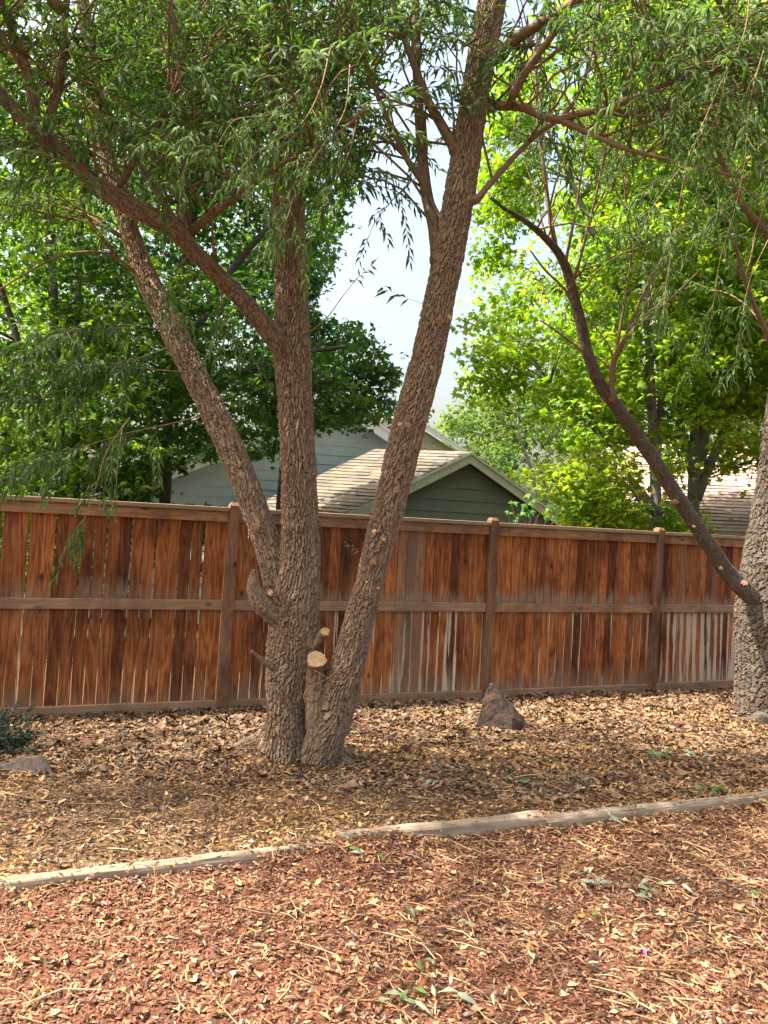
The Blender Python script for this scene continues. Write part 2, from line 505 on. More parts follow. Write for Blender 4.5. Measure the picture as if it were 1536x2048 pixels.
# ------------------------------------------------------------------ fence
FA = G(0, 1442); FB = G(1460, 1378)
fang = math.atan2(FB[1] - FA[1], FB[0] - FA[0])
FU = np.array([math.cos(fang), math.sin(fang), 0]); FN = np.array([-math.sin(fang), math.cos(fang), 0])
fence = thing('wooden_fence', 'orange brown stained wooden board fence behind the trees, weathered grey along its rails', 'fence', FA, fang)
M_PICK, M_RAIL, M_POST = (fence_material('fence_' + k, k) for k in ('picket', 'rail', 'post'))
posts = [(-3.5, 0, .4), (-.85, .8, .5), (1.775, .9, .55), (4.47, .6, .45), (6.60, 2.3, .5), (9.25, .5, .5), (11.8, 0, .5)]
def wood(name, V, T, m, origin, tone, gray=0.0, peel=0.0):
    o = obj(name, V, T, m, fence)
    o.location = origin
    o['tone'] = float(tone); o['gray'] = float(gray); o['peel'] = float(peel)
    return o
for s, lean, tone in posts:
    Vb, Tb = box(-.047, .047, -.064, .034, -.15, 1.845, .005)
    top = np.array([[-.047, -.064, 1.845], [.047, -.064, 1.845], [.047, .034, 1.845], [-.047, .034, 1.845],
                    [-.03, -.047, 1.875], [.03, -.047, 1.875], [.03, .017, 1.875], [-.03, .017, 1.875]])
    tt = []
    for i in range(4):
        j = (i + 1) % 4; tt += [(i, j, 4 + j), (i, 4 + j, 4 + i)]
    tt += [(4, 5, 6), (4, 6, 7)]
    mb = MB(); mb.add(Vb, Tb); mb.add(top, tt)
    o = wood('post', np.concatenate(mb.v), np.concatenate(mb.t), M_POST, (s, 0, 0), tone)
    o.rotation_euler = (0, rad(lean), 0)
for bi in range(len(posts) - 1):
    s0, s1 = posts[bi][0] + .05, posts[bi + 1][0] - .05
    l0, l1 = math.tan(rad(posts[bi][1])), math.tan(rad(posts[bi + 1][1]))
    bow = random.uniform(-.006, .006)
    def railbox(y0, y1, z0, z1):
        zm = (z0 + z1) / 2
        a, b = s0 + l0 * zm, s1 + l1 * zm
        Vr, Tr = box(a, b, y0, y1, z0, z1, .004)
        return Vr - np.array([s0, 0, 0]), Tr
    gl, gm, gk = [(.15, .45, .5), (.1, .4, .45), (.2, .5, .45), (.1, .2, .4), (.05, .45, .5), (.05, .45, .6)][bi % 6]
    dz = random.uniform(-.006, .006)
    for nm, y0, y1, z0, z1, gr in (('cap_board', -.072, .058, 1.79, 1.828, .72), ('top_rail', -.042, -.002, 1.695, 1.786, gl),
                                   ('middle_rail', -.042, -.002, .905 + dz, .995 + dz, gm), ('kickboard', -.046, -.002, .0 + dz, .105 + dz, gk)):
        Vr, Tr = railbox(y0, y1, z0, z1)
        wood(nm, Vr, Tr, M_RAIL, (s0, 0, 0), random.uniform(.4, .75), gr)
    # pickets
    pitch = .1015
    npk = int(round((s1 - s0) / pitch)); pitch = (s1 - s0) / npk
    for k in range(npk):
        f = (k + .5) / npk
        wobb = (vnoise(np.array(k * .37 + bi * 9), np.array(.5), 4) - .5)
        gapw = [.003, .003, .007, .0035, .002, .002][bi % 6] + abs(random.gauss(0, .0022 if bi == 1 else .0010))
        if bi == 1: gapw += .005 * max(0, f - .45)
        w = pitch - gapw
        shear = (l0 + (l1 - l0) * f) + random.gauss(0, .0016 if bi == 1 else .0006) + (.0028 if bi == 1 else .0008) * (1 if k % 2 else -1) * random.random()
        x0 = s0 + pitch * (k + .5)
        Vp, Tp = box(-w / 2, w / 2, .0, .016, .02, 1.775 + random.uniform(-.006, .006), .0022)
        yo = random.uniform(0, .004)
        Vp[:, 1] += yo; Vp[:, 0] += shear * (Vp[:, 2] - .0)
        tone = min(1, max(0, random.gauss(.55, .32)))
        gray = max(0, random.gauss(-.3, .25))
        peel = max(0, random.gauss(.25, .2))
        if bi == 2: peel = max(0, random.gauss(.5 if f > .35 else .3, .2)); gray = max(gray, .45 if .62 < f < .8 and random.random() < .6 else 0)
        if bi == 3: peel = random.uniform(.15, .45); gray = max(0, gray - .2); tone += .1
        if bi in (4, 5): peel = random.uniform(.6, .95)
        if bi == 1: tone -= .1; gray = 0; peel = random.uniform(0, .25)
        if random.random() < .05: tone = 0
        o = wood('picket', Vp, Tp, M_PICK, (x0, 0, 0), tone, min(gray, .8), peel)
        o['fade'] = min(1.0, max(0.0, random.gauss([.4, .42, .8, .85, .9, .9][bi], .2)))

# ------------------------------------------------------------------ landscape timbers
M_TIMB = simple('weathered_timber', (.13, .098, .07), (.37, .29, .21), 26, .9, (.06, 1, 1), .008, False, .9)
M_TEND = simple('timber_end', (.22, .09, .045), (.36, .16, .09), 25, .9)
def timber(pa, pb, top, hw, label, seed):
    a, b = np.array(pa), np.array(pb)
    L = np.linalg.norm((b - a)[:2]); ang = math.atan2(b[1] - a[1], b[0] - a[0])
    root = thing('landscape_timber', label, 'timber', (a[0], a[1], 0), ang, 'timber edging between the two mulch beds')
    nr = int(L / .02); prof = []
    for k in range(20):
        t_ = k / 20 * 2 * math.pi
        c, s = math.cos(t_), math.sin(t_)
        prof.append((math.copysign(abs(c) ** .55, c) * hw, math.copysign(abs(s) ** .62, s) * .05))
    prof = np.array(prof)
    xs = np.linspace(0, L, nr); V = np.zeros((nr, 20, 3))
    V[..., 0] = xs[:, None]
    V[..., 1] = prof[None, :, 0]; V[..., 2] = prof[None, :, 1] + top - .05
    crack = np.zeros(20)
    ph = vnoise(xs * 1.1, xs * 0 + seed, seed)
    for k in range(20):
        V[:, k, 1] += .014 * (fbm(xs * 3 + k * 0, xs * 0 + k * .6 + seed, seed) - .45)
        V[:, k, 2] += .020 * (fbm(xs * 2.5, xs * 0 + k * .5, seed + 4) - .45)
    for cidx, amp in ((13, .012), (16, .010), (4, .014), (6, .01)):
        on = np.clip((vnoise(xs * 1.6 + cidx, xs * 0 + 3.3, seed + cidx) - .42) * 6, 0, 1)
        V[:, cidx, 1] *= 1 - on * amp / hw; V[:, cidx, 2] -= on * amp * (1 if cidx < 10 else .2)
    o = obj('beam', V.reshape(-1, 3), ringmesh(nr, 20, True), M_TIMB, root, False)
    e = V[0] + np.array([-.004, 0, 0]); c = e.mean(0, keepdims=True)
    k = np.arange(20)
    obj('cut_end', np.vstack([e, c]), np.stack([k, np.full(20, 20), (k + 1) % 20], 1), M_TEND, root)
    return root
g0 = G(-520, 1842); g1 = G(672, 1702); g2 = G(676, 1698); g3 = G(1080, 1652) + (G(1560, 1598) - G(1080, 1652)) * 1.7
mid = G(1080, 1652)
timber(g0, g1, .052, .038, 'weathered grey landscape timber sunk along the bed, left one ending at the joint', 3)
timber(g2 + np.array([0, .02, 0]), mid, .078, .046, 'raised weathered landscape timber with a reddish cut end at the joint', 8)
timber(mid, g3, .056, .040, 'half buried weathered landscape timber with green leaves lying on it', 15)

# ------------------------------------------------------------------ houses
def paint(name, c, rough=.7):
    return simple(name, tuple(v * .92 for v in c), tuple(v * 1.06 for v in c), 5, rough, (1, 1, 1), .001)
M_SHING = simple('shingle', (.75, .75, .75), (1.15, 1.15, 1.15), 30, .95, (1, 1, 1), .004, True)
def prism(poly, y0, y1):
    n = len(poly)
    V = np.array([[x, y0, z] for x, z in poly] + [[x, y1, z] for x, z in poly], float)
    T = []
    for i in range(1, n - 1): T += [(0, i, i + 1), (n, n + i + 1, n + i)]
    for i in range(n):
        j = (i + 1) % n; T += [(i, n + i, n + j), (i, n + j, j)]
    return V, np.array(T)

def slab(p0, e1, e2, nrm, th):
    c = [p0, p0 + e1, p0 + e1 + e2, p0 + e2]
    V = np.array(c + [q - nrm * th for q in c])
    T = [(0, 1, 2), (0, 2, 3), (4, 6, 5), (4, 7, 6)]
    for i in range(4):
        j = (i + 1) % 4; T += [(i, 4 + i, 4 + j), (i, 4 + j, j)]
    return V, np.array(T)

def shingles(p_ridge, e_ridge, e_down, nrm, cols, course, tabw, parent, M):
    """overlapping tabs on a roof plane from the eave up to the ridge"""
    L = np.linalg.norm(e_ridge); D = np.linalg.norm(e_down)
    ur, ud = e_ridge / L, e_down / D
    mb = MB(); n = int(D / course)
    rr = random.Random(5)
    for k in range(n):
        d1 = D - k * course; d0 = max(0, d1 - course * 1.15)
        x = -rr.random() * tabw
        while x < L:
            w = tabw * rr.uniform(.7, 1.3); a, b = max(0, x), min(L, x + w - .006)
            if b > a + .01:
                t1 = .012 + rr.random() * .014
                q = [p_ridge + ur * a + ud * d1, p_ridge + ur * b + ud * d1, p_ridge + ur * b + ud * d0, p_ridge + ur * a + ud * d0]
                V = np.array([q[0] + nrm * t1, q[1] + nrm * t1, q[2] + nrm * .003, q[3] + nrm * .003, q[0], q[1]])
                c = np.array(rr.choice(cols)) * rr.uniform(.8, 1.2)
                mb.add(V, [(0, 1, 2), (0, 2, 3), (0, 4, 5), (0, 5, 1)], c)
            x += w
    o = mb.build('shingles', M, parent); o['kind'] = 'stuff'
    return o

def gable_house(name, label, apex, ang, hL, hR, pL, pR, back, oh, wallc, trimc, shc, bh=.19, fh=.2, zmin=1.2, course=.14, tabw=.3, detail=True, under=None):
    root = thing(name, label, 'house', (apex[0], apex[1], 0), ang, 'houses beyond the fence')
    za = apex[2]; bk = np.array(back, float)
    m_w, m_t, m_u = paint(name + '_wall', wallc), paint(name + '_trim', trimc), paint(name + '_roof', tuple(.6 * v for v in shc[0]))
    zl, zr = za - pL * hL, za - pR * hR
    ins = .16
    poly = [(-hL, 0), (hR, 0), (hR, zr - ins), (0, za - ins), (-hL, zl - ins)]
    n = len(poly)
    y0 = 0.03
    V = np.array([[x, y0, z] for x, z in poly] + [[x + bk[0], y0 + bk[1], z + (bk[2] if z > 0 else 0)] for x, z in poly], float)
    _, T = prism(poly, 0, 1)
    obj('wall', V, T, m_w, root)
    z = zmin
    while z < za - ins - .03:
        z1 = min(z + bh, za - ins)
        def xr(zz):
            return (-min(hL, (za - ins - zz) / pL), min(hR, (za - ins - zz) / pR))
        a0, b0 = xr(z); a1, b1 = xr(z1)
        V = np.array([[a0, -.024, z], [b0, -.024, z], [b1, -.002, z1], [a1, -.002, z1], [a0, .028, z], [b0, .028, z], [b1, .028, z1], [a1, .028, z1]])
        _, Tb = box(0, 1, 0, 1, 0, 1)
        Tb = np.array([(0, 1, 2), (0, 2, 3), (4, 6, 5), (4, 7, 6), (0, 4, 5), (0, 5, 1), (3, 2, 6), (3, 6, 7), (0, 3, 7), (0, 7, 4), (1, 5, 6), (1, 6, 2)])
        obj('siding_board', V, Tb, m_w, root)
        z = z1
    ov = .4
    fr = np.array([0, -oh, za])
    full = bk + bk / max(np.linalg.norm(bk), .01) * (oh if name != 'green_garage' else .0)
    for sgn, h, p in ((-1, hL, pL), (1, hR, pR)):
        dn = np.array([sgn * (h + ov), 0, -p * (h + ov)])
        nrm = np.cross(full, dn) * (1 if sgn > 0 else -1)
        nrm = nrm / np.linalg.norm(nrm)
        if nrm[2] < 0: nrm = -nrm
        Vs, Ts = slab(fr, full, dn, nrm, .05)
        roof = obj('roof', Vs, Ts, m_u, root)
        shingles(fr, full, dn, nrm, shc, course, tabw, roof, M_SHING)
        # rake board with a thinner drip board above it
        for (t0, t1, yy0, yy1, nm) in ((-.055 - fh, -.055, -oh - .0, -oh + .03, 'rake_board'), (-.055, -.004, -oh - .025, -oh + .012, 'rake_trim')):
            nv = np.array([0, 0, 1.0])
            a, b = fr.copy(), fr + dn
            V = np.array([[a[0], yy0, a[2] + t0], [b[0], yy0, b[2] + t0], [b[0], yy0, b[2] + t1], [a[0], yy0, a[2] + t1],
                          [a[0], yy1, a[2] + t0], [b[0], yy1, b[2] + t0], [b[0], yy1, b[2] + t1], [a[0], yy1, a[2] + t1]])
            obj(nm, V, Tb, m_t, root)
        e = fr + dn
        Vs, Ts = slab(e + np.array([sgn * .01, 0, 0]), full, np.array([sgn * .03, 0, 0]), np.array([0, 0, 1.0]), .16)
        obj('eave_board', Vs, Ts, m_t, root)
    return root

HA = rad(23)
gable_house('blue_house', 'pale blue grey house gable with lap siding and white rake boards behind the fence', P(680, 806, 15.2), rad(20), 4.6, 4.2, .47, .52,
            (0, 7, 0), .35, (.63, .73, .82), (.82, .83, .84), [(.20, .18, .16)], .19, .2, 1.5)
gable_house('green_garage', 'dark green gable end of a garage with pale sage trim and tan shingle roof', P(928, 906, 13.9), HA, 3.4, 3.2, .53, .53,
            (-1.15, 1.65, .10), .25, (.165, .205, .175), (.50, .54, .46), [(.20, .16, .118), (.16, .14, .115), (.14, .13, .118), (.18, .15, .115)], .215, .15, 1.5, .13, .28)
gable_house('beige_house', 'small far beige house with mauve roof and white trim between the trunk and trees', P(812, 828, 26), rad(20), 2.0, 2.0, .45, .5,
            (1.5, 4.5, .9), .3, (.42, .38, .29), (.72, .72, .70), [(.27, .19, .175), (.23, .165, .155)], .22, .14, 3.0, .2, .4)
gable_house('pink_house', 'pinkish tan house with brown shingle roof seen through the yellow green maples at right', P(1240, 886, 16.2), rad(-95), 4.0, 3.5, .5, .5,
            (0, 13, 0), .4, (.60, .47, .40), (.30, .20, .14), [(.43, .31, .26), (.37, .27, .23), (.47, .35, .29)], .2, .2, 1.2, .14, .35)

# ------------------------------------------------------------------ leaves
W_T = dict(v=np.array([[0, 0, 0], [-.5, .33, 0], [0, .38, .16], [.5, .33, 0], [0, 1, -.18], [-.34, .68, -.05], [.34, .68, -.05]]),
           t=np.array([(0, 2, 1), (0, 3, 2), (1, 2, 5), (3, 6, 2), (2, 4, 5), (2, 6, 4)]))
M_T = dict(v=np.array([[0, 0, 0], [.52, .42, -.10], [.16, .55, .05], [0, 1, -.12], [-.16, .55, .05], [-.52, .42, -.10]]),
           t=np.array([(0, 1, 2), (0, 2, 4), (2, 3, 4), (0, 4, 5)]))
def leaf_mesh(tp, pos, d, nrm, L, W, col):
    d = unit(d); s = unit(np.cross(d, nrm)); n = np.cross(s, d)
    tv = tp['v']; k = len(tv)
    V = (pos[:, None, :] + tv[None, :, 0, None] * (W[:, None, None] * s[:, None, :]) + tv[None, :, 1, None] * (L[:, None, None] * d[:, None, :])
         + tv[None, :, 2, None] * (L[:, None, None] * n[:, None, :]))
    T = tp['t'][None] + (np.arange(len(pos)) * k)[:, None, None]
    return V.reshape(-1, 3), T.reshape(-1, 3), np.repeat(col, k, 0)

def rdir(n, zlo=-1, zhi=1):
    a = RS.rand(n) * 2 * math.pi; z = zlo + (zhi - zlo) * RS.rand(n)
    r = np.sqrt(np.maximum(0, 1 - z * z))
    return np.stack([r * np.cos(a), r * np.sin(a), z], 1)

def palette(n, cols, jit=.25):
    c = np.array(cols)[RS.randint(0, len(cols), n)]
    return c * (1 - jit / 2 + jit * RS.rand(n, 1)) * (1 + .12 * (RS.rand(n, 3) - .5))

# ------------------------------------------------------------------ maples and other trees behind the fence
# open places in the foliage (sky, house walls), as the photograph shows them
GAP = [(655, 560), (728, 330), (740, 190), (770, 120), (1000, 40), (1010, 330), (945, 470), (930, 600), (860, 700), (885, 790), (900, 800), (800, 830), (790, 790), (800, 740), (770, 690), (700, 640), (640, 640), (630, 590)]
GAPR = [(640, 120), (760, 40), (990, 60), (962, 330), (940, 470), (930, 590), (810, 610), (810, 690), (880, 730), (905, 775), (880, 800), (790, 830), (640, 640)]
HOUSE = [(445, 990), (470, 930), (560, 900), (615, 880), (625, 850), (700, 862), (780, 845), (870, 845), (950, 890), (1010, 960), (1090, 1010), (1140, 1060), (440, 1060)]
HOUSE_L = [(300, 1000), (330, 945), (420, 915), (560, 940), (560, 1010), (300, 1010)]
ROOF_R = [(1195, 925), (1225, 888), (1290, 890), (1310, 1010), (1270, 1010), (1215, 960)]
ROOF_R2 = [(1400, 960), (1520, 930), (1520, 1075), (1410, 1075)]

def maple(name, label, stems, r0, ctr, rad3, nspray, nleaf, cols, keepout, wood_mat, lsize=.10, cat='tree', group='leafy trees beyond the fence', spray=(.36, .12), xlim=None, seed=0, power=3.0, tube_step=.35):
    base = np.array(stems[0][0]); 
    root = thing(name, label, cat, (base[0], base[1], 0), 0, group)
    org = np.array([base[0], base[1], 0.0])
    nodes = []
    for k, st in enumerate(stems):
        pts = np.array(st); rr = np.linspace(r0 if k == 0 else r0 * .75, .02, len(pts))
        Vt, Tt = tube(pts, rr, 10, tube_step)
        Vt += (.12 * np.repeat(np.interp(np.arange(len(Vt)) / len(Vt), np.linspace(0, 1, len(rr)), rr), 1)[:, None]) * (RS.rand(len(Vt), 3) - .5)
        obj('trunk', Vt - org, Tt, wood_mat, root, True)
        Q, _ = spline(pts, rr, .3); nodes.append(Q[Q[:, 2] > 1.2])
    nodes = np.concatenate(nodes)
    # sprays
    ctr = np.array(ctr); rad3 = np.array(rad3)
    C = []
    while len(C) < nspray:
        q = (RS.rand(4000, 3) * 2 - 1)
        rr = (np.abs(q) ** power).sum(1)
        ed = .30 + 1.15 * fbm((q[:, 0] * rad3[0]) * 1.1 + seed * 3, (q[:, 2] * rad3[2]) * 1.5 + q[:, 1], 60 + seed)
        q = q[rr < ed]; rr = rr[rr < ed] / ed[rr < ed]
        q = q[RS.rand(len(q)) < .25 + .75 * rr]           # denser towards the outside
        w = ctr + q * rad3
        # uneven outline, holes
        hole = fbm(w[:, 0] * .9 + seed, w[:, 2] * 1.1 + w[:, 1] * .5, 40 + seed)
        w = w[hole > .36]
        px, py, _ = proj(w)
        ok = w[:, 2] > .7
        for K in keepout: ok &= ~inpoly(px, py, K)
        C.extend(w[ok])
    C = np.array(C[:nspray])
    mb = MB(); tw = MB()
    hue = RS.rand(len(C), 1)
    for i, c in enumerate(C):
        n = max(4, int(nleaf * (.6 + .8 * RS.rand())))
        # connect to the skeleton
        dn = nodes - c; dist = np.linalg.norm(dn, axis=1) + np.maximum(0, nodes[:, 2] - c[2]) * 1.5
        a = nodes[np.argmin(dist)]
        out = c - a; ol = np.linalg.norm(out)
        if i % 3 == 0 and .3 < ol < 1.2:
            mid = a + out * .55 + np.array([0, 0, .12 * ol])
            Vt, Tt = tube([a, mid, c], [.008 + .006 * ol, .007 + .002 * ol, .003], 4)
            tw.add(Vt, Tt)
        h = unit((out * np.array([1, 1, .2]))[None])[0]
        q = RS.normal(0, 1, (n, 3)); q /= np.maximum(1, np.linalg.norm(q, axis=1, keepdims=True) / 1.6)
        pos = c + q * np.array([spray[0], spray[0], spray[1]]) * .6
        pos[:, 2] -= .10 * ((pos[:, :2] - a[:2]) @ h[:2] - ol * .8)
        px, py, _ = proj(pos)
        ok = np.ones(n, bool)
        for K in keepout: ok &= ~(inpoly(px, py, K) & (RS.rand(n) < .85))
        pos = pos[ok]; n = len(pos)
        if not n: continue
        d = h * .8 + rdir(n, -.9, .3); nr = np.array([0, 0, 1.0]) * .9 + rdir(n) * .85
        L = lsize * (.5 + .85 * RS.rand(n))
        cl = palette(n, cols) * (.82 + .36 * hue[i])
        mb.add(*leaf_mesh(M_T, pos, d, nr, L, L * (.9 + .3 * RS.rand(n)), cl))
    o = obj('crown', np.concatenate(mb.v) - org, np.concatenate(mb.t), M_LEAF, root, False, np.concatenate(mb.c)); o['kind'] = 'stuff'
    if tw.v:
        o = obj('branches', np.concatenate(tw.v) - org, np.concatenate(tw.t), wood_mat, root, True); o['kind'] = 'stuff'
    return root

def pl(pts, d, d2=None):
    d2 = d if d2 is None else d2
    n = len(pts)
    return [P(x, y, d + (d2 - d) * i / max(1, n - 1)) for i, (x, y) in enumerate(pts)]
def grounded(pts):
    p = np.array(pts); return [np.array([p[0][0], p[0][1], -.1])] + list(p)

DG = [(.045, .105, .024), (.060, .135, .030), (.032, .085, .026), (.085, .165, .034)]
DG2 = [(.030, .085, .026), (.040, .105, .030), (.052, .125, .035)]
LG = [(.15, .27, .022), (.19, .31, .026), (.12, .235, .022), (.25, .33, .035)]
YG = [(.20, .29, .020), (.27, .33, .026), (.15, .25, .020), (.33, .34, .04)]
MG = [(.085, .15, .05), (.11, .18, .055), (.07, .13, .045)]
GAP2 = [(640, 600), (712, 568), (735, 620), (690, 650), (655, 690), (640, 660)]
LK = [GAP2, GAP, HOUSE, HOUSE_L]
maple('maple_tree', 'dark green maple with twin dark trunks behind the fence at far left',
      [grounded(pl([(118, 1000), (115, 800), (105, 560), (100, 300), (110, 0), (120, -250)], 10.5)), grounded(pl([(150, 1000), (152, 700), (165, 400), (200, 100), (215, -200)], 10.7)),
       pl([(118, 900), (60, 760), (10, 600), (-60, 400)], 10.4)],
      .10, (-4.6, 10.4, 5.2), (2.3, 2.0, 5.0), 900, 36, DG + LG[:2], LK, M_DTRUNK, seed=1)
maple('maple_tree', 'broad dark green maple whose drooping boughs overhang the pale blue house',
      [grounded(pl([(330, 1000), (345, 700), (390, 400), (430, 100), (440, -200)], 11.4)), pl([(345, 750), (450, 560), (560, 420), (640, 250)], 11.3, 10.6),
       pl([(340, 820), (500, 740), (640, 700), (740, 690)], 11.3, 11.0), pl([(380, 450), (300, 250), (260, 50)], 11.3)],
      .10, (-2.3, 11.0, 5.6), (2.4, 1.9, 4.6), 950, 36, DG + DG2[:1], LK, M_DTRUNK, spray=(.36, .07), seed=2)
# the low bough in front of the blue house
maple('maple_tree', 'slim dark maple with a spreading low branch in front of the blue house gable',
      [grounded(pl([(560, 1000), (575, 850), (585, 700), (600, 500), (620, 300)], 12.3)), pl([(580, 800), (660, 760), (740, 740), (800, 735)], 12.2, 11.8), pl([(580, 860), (650, 835), (720, 820), (760, 800)], 12.2, 11.9)],
      .07, (-.85, 12.0, 4.0), (1.3, .8, 1.8), 190, 28, DG2, [GAP, HOUSE, [(740, 830), (840, 830), (840, 1000), (620, 1000), (620, 880)], [(860, 200), (1200, 200), (1200, 1000), (860, 1000)]], M_DTRUNK, lsize=.10, seed=3, power=2.0, spray=(.34, .06))
maple('maple_tree', 'yellow green tree glimpsed at the far left edge behind the darker maples',
      [grounded(pl([(-60, 1000), (-40, 700), (-20, 400), (-10, 100)], 14.5))],
      .12, (-7.6, 14.2, 5.0), (2.2, 1.8, 5.0), 420, 30, LG, LK, M_DTRUNK, seed=4)
maple('maple_tree', 'deep green tree filling the gaps behind the left maples',
      [grounded(pl([(250, 1000), (255, 700), (260, 300), (270, 0)], 19))],
      .14, (-6.0, 19.0, 6.5), (5.2, 2.2, 6.4), 1100, 32, DG + MG, LK, M_DTRUNK, lsize=.15, spray=(.6, .25), seed=5)
TRK = [(1278, 560), (1308, 560), (1328, 1040), (1296, 1040)]
TRK2 = [(1372, 860), (1412, 860), (1402, 1040), (1360, 1040)]
RK = [TRK, TRK2, GAPR, [(640, 780), (885, 780), (890, 830), (960, 900), (1060, 980), (1120, 1060), (640, 1060)], ROOF_R, ROOF_R2]
maple('maple_tree', 'bright green maple with straight pale grey trunk rising behind the third fence post',
      [grounded(pl([(1312, 1035), (1303, 800), (1292, 560), (1283, 300), (1275, 0), (1270, -250)], 10.8)),
       pl([(1320, 1030), (1262, 960), (1232, 900), (1150, 820), (1100, 765)], 10.8, 10.3), pl([(1303, 820), (1240, 600), (1160, 400), (1090, 250)], 10.8, 10.4),
       pl([(1310, 1000), (1318, 850), (1330, 700), (1345, 500)], 10.9)],
      .085, (3.2, 10.7, 5.3), (2.3, 1.7, 4.3), 1350, 38, LG, RK + [[(900, 800), (1120, 850), (1120, 1060), (900, 1060)]], M_MTRUNK, seed=6)
maple('maple_tree', 'yellow green maple with several leaning grey stems left of the right willow',
      [grounded(pl([(1385, 1040), (1392, 850), (1398, 600), (1400, 300), (1405, 0), (1410, -250)], 11.6)),
       pl([(1392, 1000), (1440, 880), (1490, 780), (1560, 640)], 11.6), pl([(1388, 950), (1350, 800), (1340, 600), (1320, 380)], 11.6, 11.9),
       pl([(1400, 930), (1430, 700), (1470, 450), (1500, 200)], 11.6, 11.3)],
      .11, (5.4, 11.6, 5.4), (2.5, 1.8, 4.6), 1450, 38, YG, RK, M_MTRUNK, seed=7)
maple('maple_tree', 'low yellow green maple boughs hanging in front of the pink house',
      [grounded(pl([(1300, 1045), (1270, 985), (1230, 950), (1180, 930)], 10.2)), pl([(1275, 990), (1220, 985), (1160, 975), (1110, 965)], 10.2, 10.0)],
      .035, (2.6, 9.75, 2.35), (.85, .45, .5), 52, 22, [(.24, .32, .03), (.30, .36, .035), (.18, .27, .025)], [[(1000, 950), (1060, 975), (1155, 1035), (1155, 1080), (1000, 1080)], [(1000, 700), (1140, 700), (1090, 930), (1000, 950)], [(1275, 880), (1400, 880), (1400, 1000), (1290, 1000)]], M_MTRUNK, seed=8)
maple('maple_tree', 'tall yellow tinted tree behind the right hand maples',
      [grounded(pl([(1480, 1040), (1475, 700), (1470, 300), (1465, 0)], 21))],
      .15, (8.6, 21, 7), (6.6, 1.8, 5.6), 1000, 30, YG + LG, RK + [HOUSE], M_MTRUNK, lsize=.16, spray=(.65, .25), seed=9)
maple('ash_tree', 'grey green tree with thin pale stems standing between the garage and the pink house',
      [grounded(pl([(1070, 1000), (1060, 930), (1040, 880), (1035, 800)], 18)), grounded(pl([(1090, 1000), (1100, 900), (1095, 800)], 18.2))],
      .07, (3.4, 18.2, 2.9), (2.1, 1.2, 2.5), 330, 34, MG, [[(640, 600), (885, 600), (885, 800), (900, 860), (940, 905), (640, 1000)]], M_MTRUNK, lsize=.11, spray=(.45, .25), seed=10)
maple('ash_tree', 'far light green tree rising above the beige house roof',
      [grounded(pl([(905, 1000), (905, 900), (900, 840)], 34))],
      .15, (3.6, 34, 5.0), (2.2, 1.5, 3.2), 170, 34, [(.12, .19, .06), (.15, .22, .07)], [[(640, 600), (868, 600), (872, 830), (890, 880), (640, 1000)]], M_MTRUNK, lsize=.2, spray=(.6, .35), seed=12)

# ------------------------------------------------------------------ willows
class Shoots:
    def __init__(s): s.pos, s.d, s.n, s.L, s.W, s.c = [], [], [], [], [], []; s.tw = MB(); s.ty = MB(); s.limbpts = []
    def shoot(s, p0, d0, length, droop, r=.0025, lsize=.085, cols=None, dens=1.0, bare=.12):
        n = max(5, int(length / .07)); Q = [np.array(p0)]; d = unit(np.array(d0)[None])[0]
        st = length / n
        for k in range(n):
            d = unit((d + np.array([RS.normal(0, .05), RS.normal(0, .05), -droop * st / .07 * .1 + RS.normal(0, .03)]))[None])[0]
            Q.append(Q[-1] + d * st)
        Q = np.array(Q)
        Vt, Tt = tube(Q, np.linspace(r, r * .35, len(Q)), 4)
        s.ty.add(Vt, Tt)
        m = int(length * dens / .024)
        if m < 2: return Q
        t = bare + (1 - bare) * (np.arange(m) + RS.rand(m) * .6) / m; t = np.clip(t, 0, 1) * (len(Q) - 1)
        i = np.minimum(t.astype(int), len(Q) - 2); f = (t - i)[:, None]
        pos = Q[i] * (1 - f) + Q[i + 1] * f; tg = unit(Q[i + 1] - Q[i])
        a = np.arange(m) * 2.4 + RS.rand(m) * 1.0
        ref = unit(np.cross(tg, np.array([.3, .2, 1.0]))); ref2 = np.cross(tg, ref)
        side = np.cos(a)[:, None] * ref + np.sin(a)[:, None] * ref2
        d = tg * (.75 + .3 * RS.rand(m, 1)) + side * (.75 + .4 * RS.rand(m, 1)) + np.array([0, 0, -1]) * (.35 + .5 * RS.rand(m, 1))
        nr = np.array([0, 0, 1]) + side * .5 + rdir(m) * .7
        L = lsize * (.6 + .55 * RS.rand(m)); 
        s.pos.append(pos); s.d.append(d); s.n.append(nr); s.L.append(L); s.W.append(L * (.14 + .07 * RS.rand(m)))
        s.c.append(palette(m, cols or WC) * (.85 + .3 * RS.rand()))
        return Q

WC = [(.068, .132, .036), (.092, .168, .044), (.055, .110, .036), (.13, .205, .07), (.095, .155, .072)]
WC_DRY = [(.25, .17, .07), (.16, .16, .06), (.12, .16, .07)]

